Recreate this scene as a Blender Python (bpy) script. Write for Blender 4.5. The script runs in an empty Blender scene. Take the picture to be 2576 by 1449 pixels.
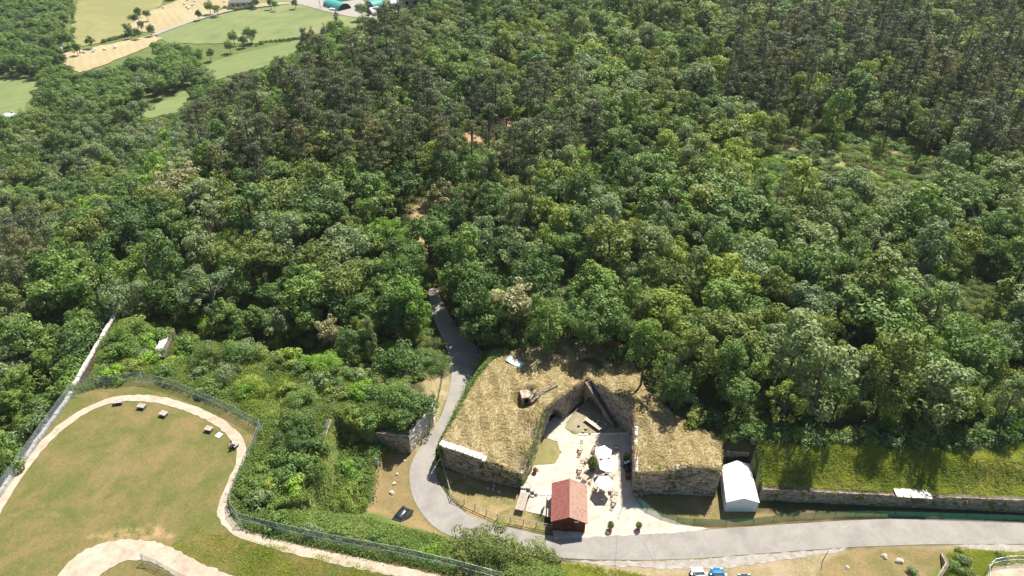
import bpy, bmesh, math, random
import numpy as np
from mathutils import Vector, Matrix, geometry
random.seed(7); np.random.seed(7)
sc = bpy.context.scene
COL = sc.collection
R = math.radians
# ------------------------------------------------------------------ camera, world, sun, exposure
CAMZ, PITCH, FPX = 80.0, R(35), 1790.0
cd = bpy.data.cameras.new('camera'); cam = bpy.data.objects.new('camera', cd); COL.objects.link(cam)
cam.location = (0, 0, CAMZ); cam.rotation_euler = (R(90)-PITCH, 0, 0)
cd.sensor_width = 36; cd.lens = FPX/2576*36; cd.clip_start = 1; cd.clip_end = 12000
sc.camera = cam
SUN_EL, SUN_AZ = R(57), R(33)
w = bpy.data.worlds.new('World'); sc.world = w; w.use_nodes = True
nt = w.node_tree; bg = nt.nodes['Background']; sky = nt.nodes.new('ShaderNodeTexSky')
sky.sky_type = 'NISHITA'; sky.sun_disc = False; sky.sun_elevation = SUN_EL; sky.sun_rotation = SUN_AZ
nt.links.new(sky.outputs[0], bg.inputs[0]); bg.inputs[1].default_value = 0.07
sd = bpy.data.lights.new('sun', 'SUN'); sd.energy = 5.0; sd.angle = R(0.53); sd.color = (1, .95, .87)
sun = bpy.data.objects.new('sun', sd); COL.objects.link(sun)
sdir = Vector((math.sin(SUN_AZ)*math.cos(SUN_EL), math.cos(SUN_AZ)*math.cos(SUN_EL), math.sin(SUN_EL)))
sun.rotation_euler = sdir.to_track_quat('Z', 'Y').to_euler(); sun.location = (0, 60, 150)
vs = sc.view_settings; vs.view_transform = 'Standard'; vs.look = 'None'; vs.gamma = 1; vs.use_curve_mapping = False
vs.exposure = 0.8
sc.render.resolution_x = 1024; sc.render.resolution_y = 576
sc.cycles.max_bounces = 5; sc.cycles.diffuse_bounces = 2; sc.cycles.glossy_bounces = 2
sc.cycles.transmission_bounces = 3; sc.cycles.transparent_max_bounces = 8
sc.cycles.use_denoising = True

# ------------------------------------------------------------------ numbers that turn a sighting into a place
CP, SP = math.cos(PITCH), math.sin(PITCH)
def ray(u, v):
    a = (u-1288)/FPX; b = (724.5-v)/FPX
    return np.array([a, CP+b*SP, -SP+b*CP])
def atz(u, v, z=0.0):
    d = ray(u, v); t = (CAMZ-z)/-d[2]
    return (d[0]*t, d[1]*t)
def toimg(x, y, z):
    dz = z-CAMZ; dep = y*CP-dz*SP; up = y*SP+dz*CP
    return 1288+FPX*x/dep, 724.5-FPX*up/dep, FPX/dep
def ss(t):
    t = np.clip(t, 0, 1); return t*t*(3-2*t)
def sdf(px, py, poly):
    """signed distance to a polygon, negative inside"""
    P = np.asarray(poly, float); n = len(P)
    d = np.full(np.shape(px), 1e9); ins = np.zeros(np.shape(px), bool)
    for i in range(n):
        ax, ay = P[i]; bx, by = P[(i+1) % n]
        ex, ey = bx-ax, by-ay; L = ex*ex+ey*ey+1e-12
        t = np.clip(((px-ax)*ex+(py-ay)*ey)/L, 0, 1)
        d = np.minimum(d, np.hypot(px-ax-t*ex, py-ay-t*ey))
        c = ((ay > py) != (by > py)) & (px < (bx-ax)*(py-ay)/(by-ay+1e-12)+ax)
        ins ^= c
    return np.where(ins, -d, d)
def Z(pts, z): return [atz(u, v, z) for u, v in pts]
def vnoise(x, y, s, seed=0):
    """smooth value noise"""
    x = np.asarray(x, float)/s+seed*17.3; y = np.asarray(y, float)/s-seed*9.1
    xi = np.floor(x).astype(np.int64); yi = np.floor(y).astype(np.int64); fx = x-xi; fy = y-yi
    fx = fx*fx*(3-2*fx); fy = fy*fy*(3-2*fy)
    def h(a, b):
        n = (a*374761393+b*668265263+seed*974711) & 0xffffffff
        n = ((n ^ (n >> 13))*1274126177) & 0xffffffff
        return ((n ^ (n >> 16)) & 0xffff)/65535.0
    return (h(xi, yi)*(1-fx)+h(xi+1, yi)*fx)*(1-fy)+(h(xi, yi+1)*(1-fx)+h(xi+1, yi+1)*fx)*fy

LAWN = Z([(-60, 1300), (0, 1212), (190, 990), (250, 973), (360, 957), (440, 978), (560, 1028), (655, 1075), (640, 1120), (610, 1180), (578, 1265), (580, 1290), (604, 1318), (700, 1343), (850, 1376), (1000, 1403), (1150, 1438), (1230, 1456), (1330, 1500), (1330, 1900), (-900, 1900)], 5)
LAWN = [(max(x, -67), y) for x, y in LAWN]
MOUND = Z([(205, 985), (238, 890), (285, 805), (350, 800), (440, 842), (560, 862), (700, 893), (800, 915), (930, 960), (1085, 1008), (1088, 1055), (1032, 1105), (960, 1085), (900, 1078), (850, 1082), (838, 1180), (785, 1262), (700, 1290), (600, 1280)], 4.5)
MOUND[8:12] = [(-12.6, 79.6), (-12.5, 77.2), (-15.3, 72.5), (-19.5, 73.4)]
HOLLOW = Z([(852, 1092), (940, 1115), (985, 1130), (945, 1170), (935, 1250), (900, 1290), (815, 1295), (795, 1280), (835, 1220)], 1)
UPPER = [(-3, 115), (.5, 100), (1.5, 92), (3, 87.2), (12, 86.6), (20, 80), (23, 74), (28.6, 70), (34, 69.4), (34.6, 65.4), (68.3, 63.3), (110, 61.2), (900, 61), (900, 2500), (60, 2500), (-5, 250), (-6, 140)]
RIDGE_Y = [0, 80, 98, 120, 150, 200, 273, 400, 600, 900, 3000]
RIDGE_X = [-66.9, -66.9, -68.9, -66, -60, -50, -38, -12, 60, 120, 300]
def smooth_line(p, it=2, closed=False):
    p = [np.array(q, float) for q in p]
    for _ in range(it):
        q = []
        n = len(p) if closed else len(p)-1
        for i in range(n):
            a, b = p[i], p[(i+1) % len(p)]; q += [a*.75+b*.25, a*.25+b*.75]
        p = q if closed else [p[0]]+q[1:-1]+[p[-1]]
    return [tuple(q) for q in p]
laneL = [(1078, 735), (1081, 765), (1090, 805), (1112, 850), (1127, 880), (1137, 935), (1130, 990), (1105, 1060), (1062, 1118), (1033, 1165), (1028, 1215), (1043, 1265), (1075, 1312), (1120, 1346), (1250, 1388), (1430, 1408), (1700, 1410), (1932, 1391), (2232, 1371), (2576, 1368), (2900, 1378)]
laneR = [(2900, 1328), (2576, 1315), (2380, 1306), (2182, 1306), (1932, 1322), (1700, 1338), (1395, 1353), (1290, 1330), (1190, 1302), (1162, 1285), (1128, 1250), (1100, 1212), (1094, 1168), (1108, 1112), (1134, 1075), (1150, 1030), (1183, 975), (1212, 930), (1222, 893), (1175, 850), (1140, 812), (1112, 765), (1100, 735)]
LANE = smooth_line(Z(laneL+laneR, 0), 1, True)
def H(x, y):
    x = np.asarray(x, float); y = np.asarray(y, float)
    h = 2.0*ss((y-92)/40)
    h = np.maximum(h, 4.7*(1-ss((sdf(x, y, UPPER)+0.4)/np.where(x < 1.6, 3.0, 1.2))))
    bank = np.where((x > 33.8) & (y < 90), np.interp(x, [34, 68.3, 110], [63.5, 61.45, 59.3]), -99)
    h = np.where((bank > 0) & (y > bank+.55), 2.2+2.6*ss((y-bank-.6)/5.2), np.where((bank > 0), 0, h))
    h = np.maximum(h, 5*(1-ss(np.maximum(sdf(x, y, LAWN), 0)/11.0)))
    h = np.maximum(h, (4.1+1.3*vnoise(x, y, 5, 3)+.8*vnoise(x, y, 1.9, 4)-.4)*(1-ss((sdf(x, y, MOUND)+.9)/.9)))
    h = np.where(sdf(x, y, LAWN) < 0, 5.0, h)
    h = np.where(y < 112, h, h+.8*(vnoise(x, y, 30, 5)-.5))
    k = (x > -18) & (y < 70) & (y > 40); dl_ = np.full(np.shape(x), 99.0)
    if np.any(k): dl_ = np.where(k, sdf(x, y, LANE), 99.0)
    h = np.where((dl_ < 6) & (y < 64), h*ss(dl_/2.6), np.where(dl_ < 6, h*ss(dl_/.6), h))
    # ditch on the far side of the rampart
    dd = sdf(x, y, MOUND)
    h = h-2.0*ss(1-abs(dd-6)/5.0)*(y > 79)*(x < -18)*(x > -66)*(dd > 0)
    h = h+(1.0-h)*(1-ss(sdf(x, y, HOLLOW)/1.2+.5))
    d = np.maximum(np.interp(y, RIDGE_Y, RIDGE_X)-x, 0)
    h = h-h*ss(d/2.0)*np.where(y < 110, 1, ss((150-y)/40))-5*ss(d/3)*np.where(y < 98, 1, ss((115-y)/17))
    h = h-(48+2.5)*ss(d/np.interp(y, [0, 60, 120, 260], [110, 110, 120, 118]))
    return h
def hit(u, v, up=0.0):
    """where the line of sight meets the ground (plus up)"""
    d = ray(u, v); t = np.arange(60, 1400, .75)
    x = d[0]*t; y = d[1]*t; z = CAMZ+d[2]*t
    g = H(x, y)+up
    i = np.argmax(z < g)
    if not (z < g).any(): return None
    f = (z[i-1]-g[i-1])/((z[i-1]-g[i-1])-(z[i]-g[i])+1e-9) if i else 0
    tt = t[max(i-1, 0)]+f*.75
    return (d[0]*tt, d[1]*tt, float(H(d[0]*tt, d[1]*tt)))

# ------------------------------------------------------------------ materials
def lin(*c): return (*c, 1)
def nodes(name):
    m = bpy.data.materials.new(name); m.use_nodes = True
    n = m.node_tree; return m, n, n.nodes['Principled BSDF'], n.nodes['Material Output']
def ramp(n, fac, cols, pos=None):
    r = n.nodes.new('ShaderNodeValToRGB'); e = r.color_ramp.elements
    while len(e) < len(cols): e.new(1)
    for i, c in enumerate(cols):
        e[i].position = pos[i] if pos else i/(len(cols)-1); e[i].color = lin(*c)
    n.links.new(fac, r.inputs[0]); return r.outputs[0]
def noise(n, scale, detail=4, rough=.6, vec=None, dist=0):
    t = n.nodes.new('ShaderNodeTexNoise'); t.inputs['Scale'].default_value = scale; t.inputs['Detail'].default_value = detail
    t.inputs['Roughness'].default_value = rough; t.inputs['Distortion'].default_value = dist
    if vec is None:
        tc = n.nodes.new('ShaderNodeTexCoord'); vec = tc.outputs['Object']
    n.links.new(vec, t.inputs['Vector']); return t.outputs['Fac']
def mixc(n, fac, a, b, mode='MIX'):
    m = n.nodes.new('ShaderNodeMix'); m.data_type = 'RGBA'; m.blend_type = mode
    for s, v in ((m.inputs[0], fac), (m.inputs[6], a), (m.inputs[7], b)):
        if isinstance(v, (int, float)): s.default_value = v
        elif isinstance(v, tuple): s.default_value = lin(*v)
        else: n.links.new(v, s)
    return m.outputs[2]
def bump(n, b, h, dist=.05, strength=.6):
    t = n.nodes.new('ShaderNodeBump'); t.inputs['Distance'].default_value = dist; t.inputs['Strength'].default_value = strength
    n.links.new(h, t.inputs['Height']); n.links.new(t.outputs[0], b.inputs['Normal'])
def mth(n, op, a, b=0.0):
    m = n.nodes.new('ShaderNodeMath'); m.operation = op
    for s, v in ((m.inputs[0], a), (m.inputs[1], b)):
        if isinstance(v, (int, float)): s.default_value = v
        else: n.links.new(v, s)
    return m.outputs[0]
def rnd(n):
    return n.nodes.new('ShaderNodeObjectInfo').outputs['Random']
def speck(name, cols, scale=3, rough=.9, bd=.03, per_object=0.0, pos=None, detail=6, spec=.2, world=False, metal=0):
    """noise ramp with relief, optional variation from object to object"""
    m, n, b, o = nodes(name)
    vec = None
    if world:
        vec = n.nodes.new('ShaderNodeNewGeometry').outputs['Position']
    f = noise(n, scale, detail, .65, vec)
    c = ramp(n, f, cols, pos or [.3+.4*i/(len(cols)-1) for i in range(len(cols))])
    if per_object:
        c = mixc(n, 1.0, c, ramp(n, rnd(n), [(1-per_object,)*3, (1, 1, 1), (1, 1-per_object*.35, 1-per_object*.6)]), 'MULTIPLY')
    n.links.new(c, b.inputs['Base Color']); b.inputs['Roughness'].default_value = rough
    b.inputs['Specular IOR Level'].default_value = spec; b.inputs['Metallic'].default_value = metal
    if bd: bump(n, b, noise(n, scale*4, 4, .6, vec), bd)
    return m
def leafmat(name, cols, trans=.35, rough=.55, var=.28, spec=.35):
    m, n, b, o = nodes(name)
    at = n.nodes.new('ShaderNodeAttribute'); at.attribute_name = 'tint'
    c = ramp(n, at.outputs['Fac'], cols, [i/(len(cols)-1) for i in range(len(cols))])
    c = mixc(n, 1.0, c, ramp(n, rnd(n), [(1-var, 1-var*.8, 1-var*.6), (1, 1, 1), (1+var*.45, 1+var*.35, 1-var*.2)]), 'MULTIPLY')
    n.links.new(c, b.inputs['Base Color']); b.inputs['Roughness'].default_value = rough
    b.inputs['Specular IOR Level'].default_value = spec
    t = n.nodes.new('ShaderNodeBsdfTranslucent'); n.links.new(mixc(n, 1.0, c, (1.15, 1.15, .5), 'MULTIPLY'), t.inputs[0])
    mx = n.nodes.new('ShaderNodeMixShader'); mx.inputs[0].default_value = trans
    n.links.new(b.outputs[0], mx.inputs[1]); n.links.new(t.outputs[0], mx.inputs[2]); n.links.new(mx.outputs[0], o.inputs[0])
    return m
KINDS = {
    'mid':    ('mid green',      [(.098, .172, .036), (.175, .278, .062), (.265, .37, .098)]),
    'lime':   ('yellow-green',   [(.16, .24, .034), (.27, .35, .058), (.42, .46, .11)]),
    'grey':   ('grey-green',     [(.14, .20, .082), (.235, .31, .13), (.34, .41, .20)]),
    'dark':   ('dark green',     [(.062, .12, .030), (.11, .19, .046), (.17, .26, .066)]),
    'olive':  ('olive green',    [(.115, .16, .033), (.20, .25, .055), (.30, .335, .085)]),
    'bright': ('vivid green',    [(.135, .265, .028), (.225, .39, .042), (.33, .49, .066)]),
    'silver': ('silvery brown',  [(.20, .21, .11), (.35, .35, .20), (.50, .47, .30)]),
    'pine':   ('dusky green',    [(.075, .095, .042), (.125, .15, .064), (.195, .215, .095)]),
    'rust':   ('brownish green', [(.12, .122, .045), (.19, .185, .068), (.27, .255, .10)]),
}
LM = {k: leafmat('leaves_'+k, v[1], .15 if k in ('pine', 'rust') else .3) for k, v in KINDS.items()}
M = {}
M['bark'] = speck('bark', [(.05, .04, .03), (.12, .10, .08), (.2, .18, .15)], 3, .95, .05, .3)
M['bark_dead'] = speck('dead_bark', [(.14, .13, .12), (.3, .28, .26), (.42, .4, .37)], 4, .95, .03, .2)
def stonemat():
    m, n, b, o = nodes('wall_stone'); pos = n.nodes.new('ShaderNodeNewGeometry').outputs['Position']
    c = ramp(n, noise(n, 2.4, 7, .7, pos), [(.14, .12, .10), (.38, .335, .28), (.54, .485, .41)], [.32, .5, .66])
    c = mixc(n, 1.0, c, ramp(n, rnd(n), [(.42, .42, .44), (.85, .82, .78), (1.05, 1, .93), (1.15, .95, .75)]), 'MULTIPLY')
    c = mixc(n, ramp(n, noise(n, .7, 6, .7, pos, 1), [(0, 0, 0), (.6, .6, .6)], [.57, .66]), c, (.07, .08, .04))
    n.links.new(c, b.inputs['Base Color']); b.inputs['Roughness'].default_value = .93; b.inputs['Specular IOR Level'].default_value = .2; bump(n, b, noise(n, 9, 4, .7, pos), .06); return m
M['stone'] = stonemat()
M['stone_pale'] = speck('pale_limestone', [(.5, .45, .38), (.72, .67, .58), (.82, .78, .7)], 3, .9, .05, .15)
M['rock'] = speck('weathered_rock', [(.28, .25, .21), (.46, .42, .36), (.6, .56, .5)], 3, .9, .06, .2)
M['step'] = speck('slate_step', [(.05, .055, .065), (.10, .105, .12), (.17, .17, .18)], 4, .8, .02, .3)
M['mortar'] = speck('mortar', [(.06, .05, .035), (.14, .12, .09), (.22, .19, .15)], 2, .95, .05, world=True)
def asphalt():
    m, n, b, o = nodes('asphalt'); pos = n.nodes.new('ShaderNodeNewGeometry').outputs['Position']
    c = ramp(n, noise(n, .28, 10, .7, pos, .4), [(.215, .195, .172), (.275, .252, .222), (.32, .295, .262)], [.32, .5, .68])
    c = mixc(n, ramp(n, noise(n, .9, 3, .5, pos, 2), [(0, 0, 0), (.5, .5, .5)], [.56, .62]), c, (.24, .222, .20))
    vo = n.nodes.new('ShaderNodeTexVoronoi'); vo.feature = 'DISTANCE_TO_EDGE'; vo.inputs['Scale'].default_value = .33; n.links.new(pos, vo.inputs['Vector'])
    ck = ramp(n, vo.outputs['Distance'], [(1, 1, 1), (0, 0, 0)], [.0, .012])
    c = mixc(n, mth(n, 'MULTIPLY', ck, ramp(n, noise(n, .3, 2, .5, pos), [(0, 0, 0), (.3, .3, .3)], [.52, .62])), c, (.15, .14, .13))
    n.links.new(c, b.inputs['Base Color']); b.inputs['Roughness'].default_value = .9; bump(n, b, noise(n, 9, 5, .7, pos), .01); return m
M['asphalt'] = asphalt()
M['cream'] = speck('cream_gravel', [(.37, .31, .235), (.50, .44, .355), (.58, .52, .43)], .7, .95, .02, world=True, detail=10)
M['path'] = speck('path_gravel', [(.32, .25, .175), (.43, .36, .27), (.51, .44, .35)], .7, .95, .02, world=True, detail=10)
M['gravel'] = speck('grey_gravel', [(.23, .205, .17), (.33, .30, .26), (.42, .385, .34)], 1.2, .95, .03, world=True, detail=10)
M['soil'] = speck('tan_soil', [(.38, .28, .17), (.5, .39, .26), (.6, .5, .37)], .8, .95, .03, world=True, detail=10)
M['slab'] = speck('paving_slab', [(.12, .12, .12), (.2, .195, .19), (.27, .26, .25)], 2, .9, .01)
M['wood_grey'] = speck('weathered_wood', [(.26, .22, .18), (.4, .35, .29), (.52, .47, .4)], 5, .85, .01, .2)
M['wood_pale'] = speck('pale_wood', [(.40, .31, .21), (.55, .44, .32), (.66, .55, .42)], 5, .7, .01, .15)
M['wood_brown'] = speck('brown_stained_wood', [(.09, .028, .012), (.15, .05, .02), (.21, .075, .03)], 4, .7, .01, .25)
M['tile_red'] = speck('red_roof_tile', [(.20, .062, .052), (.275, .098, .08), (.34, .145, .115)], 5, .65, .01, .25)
M['tile_sunlit'] = speck('sun_tinted_roof_tile', [(.27, .15, .11), (.36, .22, .165), (.43, .29, .225)], 5, .65, .01, .25)  # right-slope copy of the tile, sunlight put into its lighter colour
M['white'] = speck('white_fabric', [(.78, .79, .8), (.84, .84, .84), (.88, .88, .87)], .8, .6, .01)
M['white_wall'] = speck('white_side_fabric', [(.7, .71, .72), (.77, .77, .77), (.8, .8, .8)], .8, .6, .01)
M['parasol'] = speck('parasol_fabric', [(.74, .75, .77), (.8, .8, .8), (.84, .84, .83)], 1, .7, .01)
M['dark'] = speck('dark_metal', [(.015, .015, .017), (.03, .03, .032)], 5, .5, 0)
M['black'] = speck('opening_shade_black', [(.008, .007, .006), (.014, .012, .01)], 2, 1, 0)  # near-black; also paints the shade inside the doorway and barn ends
M['metal'] = speck('galvanised_steel', [(.45, .48, .5), (.6, .62, .64)], 8, .4, 0, metal=.6, spec=.5)
M['red_pot'] = speck('red_plastic_pot', [(.42, .03, .02), (.55, .05, .03)], 4, .45, 0)
M['brown_pot'] = speck('brown_clay_pot', [(.10, .04, .025), (.17, .07, .045)], 4, .7, 0)
M['bin'] = speck('black_plastic', [(.02, .022, .026), (.035, .038, .042)], 3, .5, 0)
M['teal'] = speck('teal_sheet', [(.05, .26, .22), (.07, .34, .28), (.12, .42, .36)], .4, .5, .0)
M['greyroof'] = speck('grey_roof', [(.13, .12, .125), (.18, .17, .17), (.24, .22, .22)], 1, .8, 0)
M['whiteroof'] = speck('white_sheet_roof', [(.6, .62, .64), (.72, .73, .74)], .5, .5, 0)
M['orangeroof'] = speck('orange_tile_roof', [(.45, .26, .17), (.55, .34, .24)], 1, .8, 0)
M['plaster'] = speck('cream_plaster', [(.45, .4, .33), (.55, .5, .42)], 1, .9, 0)
M['glass'] = speck('tinted_glass', [(.03, .045, .045), (.05, .07, .07)], 2, .08, 0, spec=.8)
M['tyre'] = speck('tyre_rubber', [(.015, .015, .015), (.03, .03, .03)], 9, .9, 0)
M['red'] = speck('red_paint', [(.3, .03, .03), (.4, .05, .04)], 4, .4, 0)
M['bale'] = speck('bale_wrap', [(.62, .6, .5), (.75, .74, .68)], 3, .5, 0)
def paint(name, c, metal=.3):
    m, n, b, o = nodes(name)
    n.links.new(mixc(n, noise(n, 3), c, tuple(x*.85 for x in c)), b.inputs['Base Color'])
    b.inputs['Roughness'].default_value = .28; b.inputs['Metallic'].default_value = metal; b.inputs['Coat Weight'].default_value = .7
    return m
def netmat(name, c, op, scale):
    m, n, b, o = nodes(name)
    n.links.new(mixc(n, noise(n, scale), c, tuple(x*.6 for x in c)), b.inputs['Base Color']); b.inputs['Roughness'].default_value = .5
    t = n.nodes.new('ShaderNodeBsdfTransparent'); mx = n.nodes.new('ShaderNodeMixShader'); mx.inputs[0].default_value = op
    n.links.new(t.outputs[0], mx.inputs[1]); n.links.new(b.outputs[0], mx.inputs[2]); n.links.new(mx.outputs[0], o.inputs[0])
    return m
M['wire'] = netmat('fine_wire_mesh', (.36, .42, .46), .34, 6)
M['net'] = netmat('green_netting', (.02, .30, .17), .62, 5)
# ground: two albedos per place, patched together by noise
def groundmat():
    m, n, b, o = nodes('ground_cover')
    a1 = n.nodes.new('ShaderNodeAttribute'); a1.attribute_name = 'col'
    a2 = n.nodes.new('ShaderNodeAttribute'); a2.attribute_name = 'colb'
    pos = n.nodes.new('ShaderNodeNewGeometry').outputs['Position']
    f1 = noise(n, .22, 6, .7, pos, .6); f2 = noise(n, 1.6, 6, .7, pos, 1.5)
    f = mth(n, 'ADD', mth(n, 'MULTIPLY', f1, .62), mth(n, 'MULTIPLY', f2, .38))
    k = ramp(n, f, [(0, 0, 0), (1, 1, 1)], [.42, .6])
    c = mixc(n, k, a1.outputs['Color'], a2.outputs['Color'])
    fine = ramp(n, noise(n, 6, 8, .75, pos, .5), [(.62, .62, .6), (1, 1, 1), (1.3, 1.27, 1.2)], [.3, .5, .7])
    c = mixc(n, 1.0, c, fine, 'MULTIPLY')
    n.links.new(c, b.inputs['Base Color']); b.inputs['Roughness'].default_value = .95; b.inputs['Specular IOR Level'].default_value = .1
    bump(n, b, noise(n, 5, 8, .75, pos), .12, .7)
    return m
M['ground'] = groundmat()
def haymat():
    m, n, b, o = nodes('mown_hay_turf')
    pos = n.nodes.new('ShaderNodeNewGeometry').outputs['Position']
    f1 = noise(n, .5, 5, .6, pos, 1.0); f2 = noise(n, 4.5, 6, .75, pos, 2.5)
    c1 = ramp(n, f2, [(.12, .115, .035), (.28, .205, .08), (.46, .34, .16), (.6, .47, .26)], [.3, .44, .56, .7])
    c2 = ramp(n, f2, [(.12, .13, .035), (.22, .19, .07), (.42, .31, .15)], [.3, .5, .7])
    c = mixc(n, ramp(n, f1, [(0, 0, 0), (1, 1, 1)], [.43, .6]), c1, c2)
    n.links.new(c, b.inputs['Base Color']); b.inputs['Roughness'].default_value = .95; b.inputs['Specular IOR Level'].default_value = .1
    bump(n, b, f2, .22, .9); return m
M['hay'] = haymat()
M['straw'] = leafmat('straw', [(.21, .175, .06), (.46, .36, .17), (.68, .55, .34)], .15, .8, .1, .15)
M['grassblade'] = leafmat('grass_blade', [(.28, .37, .07), (.44, .50, .13), (.64, .60, .28)], .5, .6, .05, .2)
M['bramble'] = leafmat('bramble_leaf', [(.09, .16, .025), (.165, .245, .045), (.29, .34, .10)], .3, .6, .05, .3)
M['dryleaf'] = leafmat('dry_leaf', [(.12, .07, .04), (.26, .15, .09), (.42, .28, .17)], .2, .8, .05, .1)

# ------------------------------------------------------------------ building helpers
def link(name, me, parent=None):
    o = bpy.data.objects.new(name, me); COL.objects.link(o)
    if parent: o.parent = parent
    return o
def tag(o, label=None, cat=None, group=None, kind=None):
    for k, v in (('label', label), ('category', cat), ('group', group), ('kind', kind)):
        if v: o[k] = v
    return o
def empty(name, loc, rz=0, label=None, cat=None, group=None):
    o = bpy.data.objects.new(name, None); COL.objects.link(o); o.location = loc; o.rotation_euler = (0, 0, rz)
    o.empty_display_size = .2
    return tag(o, label, cat, group)
def meshof(name, v, f, mats=None, smooth=False, mi=None):
    me = bpy.data.meshes.new(name); me.from_pydata([tuple(p) for p in v], [], [tuple(q) for q in f])
    for m in (mats if isinstance(mats, (list, tuple)) else [mats]): me.materials.append(m)
    if mi is not None: me.polygons.foreach_set('material_index', mi)
    if smooth: me.polygons.foreach_set('use_smooth', [True]*len(me.polygons))
    me.update(); return me
def quads(name, V, mat, tint=None, tri=False):
    """V: (n,4,3) or (n,3,3) array of faces; tint one value per face"""
    n, k = V.shape[:2]
    me = bpy.data.meshes.new(name); me.vertices.add(n*k); me.vertices.foreach_set('co', V.reshape(-1).astype(np.float32))
    me.loops.add(n*k); me.loops.foreach_set('vertex_index', np.arange(n*k, dtype=np.int32))
    me.polygons.add(n); me.polygons.foreach_set('loop_start', np.arange(0, n*k, k, dtype=np.int32))
    me.update(calc_edges=True)
    if tint is not None:
        a = me.attributes.new('tint', 'FLOAT', 'POINT'); a.data.foreach_set('value', np.repeat(tint, k).astype(np.float32))
    me.materials.append(mat); return me
class MB:
    def __init__(s): s.v = []; s.f = []; s.m = []
    def add(s, v, f, mi=0):
        b = len(s.v); s.v += [tuple(p) for p in v]; s.f += [tuple(b+i for i in q) for q in f]; s.m += [mi]*len(f)
    def box(s, c, d, rz=0, mi=0, tilt=None):
        c = Vector(c); hx, hy, hz = d[0]/2, d[1]/2, d[2]/2
        q = Matrix.Rotation(rz, 3, 'Z')
        if tilt: q = q @ Matrix.Rotation(tilt[0], 3, tilt[1])
        v = [c+q @ Vector((x, y, z)) for x in (-hx, hx) for y in (-hy, hy) for z in (-hz, hz)]
        s.add(v, [(0, 1, 3, 2), (4, 6, 7, 5), (0, 4, 5, 1), (2, 3, 7, 6), (0, 2, 6, 4), (1, 5, 7, 3)], mi)
    def tube(s, pts, r, n=6, mi=0, cap=True):
        pts = [Vector(p) for p in pts]; rs = r if isinstance(r, (list, tuple)) else [r]*len(pts)
        V = []; F = []
        for i, p in enumerate(pts):
            d = (pts[min(i+1, len(pts)-1)]-pts[max(i-1, 0)]).normalized()
            a = d.orthogonal().normalized(); b = d.cross(a)
            V += [p+(a*math.cos(t)+b*math.sin(t))*rs[i] for t in [2*math.pi*j/n for j in range(n)]]
        for i in range(len(pts)-1):
            F += [(i*n+j, i*n+(j+1) % n, (i+1)*n+(j+1) % n, (i+1)*n+j) for j in range(n)]
        if cap: F += [tuple(range(n))[::-1], tuple((len(pts)-1)*n+j for j in range(n))]
        s.add(V, F, mi)
    def lathe(s, prof, c=(0, 0, 0), n=16, mi=0):
        V = [(c[0]+r*math.cos(2*math.pi*j/n), c[1]+r*math.sin(2*math.pi*j/n), c[2]+z) for r, z in prof for j in range(n)]
        F = [(i*n+j, i*n+(j+1) % n, (i+1)*n+(j+1) % n, (i+1)*n+j) for i in range(len(prof)-1) for j in range(n)]
        F += [tuple(range(n))[::-1], tuple((len(prof)-1)*n+j for j in range(n))]
        s.add(V, F, mi)
    def mesh(s, name, mats, smooth=False):
        mats = mats if isinstance(mats, (list, tuple)) else [mats]
        return meshof(name, s.v, s.f, mats, smooth, s.m)
    def obj(s, name, mats, parent=None, smooth=False, loc=None):
        o = link(name, s.mesh(name, mats, smooth), parent)
        if loc: o.location = loc
        return o
def resample(p, step, closed=False):
    p = [tuple(q) for q in p]; out = []
    n = len(p) if closed else len(p)-1
    for i in range(n):
        a, b = np.array(p[i]), np.array(p[(i+1) % len(p)]); L = np.linalg.norm(b[:2]-a[:2]); k = max(1, int(L/step))
        out += [tuple(a+(b-a)*j/k) for j in range(k)]
    if not closed: out.append(p[-1])
    return out
def drape(name, poly, zf, mat, spacing=2.0, rag=0.0, kind='structure', colf=None):
    """a sheet over a polygon, its height from zf(x, y); the rim can be ragged"""
    poly = resample(poly, spacing*.5 if rag else spacing, True)
    if rag:
        poly = [(x+rag*(random.random()-.5)*2, y+rag*(random.random()-.5)*2) for x, y in poly]
    P = np.array(poly); x0, y0 = P.min(0); x1, y1 = P.max(0)
    gx, gy = np.meshgrid(np.arange(x0, x1, spacing), np.arange(y0, y1, spacing))
    gx = gx.ravel()+np.random.uniform(-.2, .2, gx.size)*spacing; gy = gy.ravel()+np.random.uniform(-.2, .2, gy.size)*spacing
    k = sdf(gx, gy, poly) < -spacing*.35
    pts = [Vector(p) for p in poly]+[Vector((a, b)) for a, b in zip(gx[k], gy[k])]
    n = len(poly)
    v2, _, f, _, _, _ = geometry.delaunay_2d_cdt(pts, [(i, (i+1) % n) for i in range(n)], [list(range(n))], 1, 1e-4)
    x = np.array([p.x for p in v2]); y = np.array([p.y for p in v2]); z = zf(x, y)
    me = meshof(name, list(zip(x, y, z)), f, mat, True)
    if colf: paintcol(me, x, y)
    o = link(name, me); tag(o, kind=kind); return o

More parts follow.
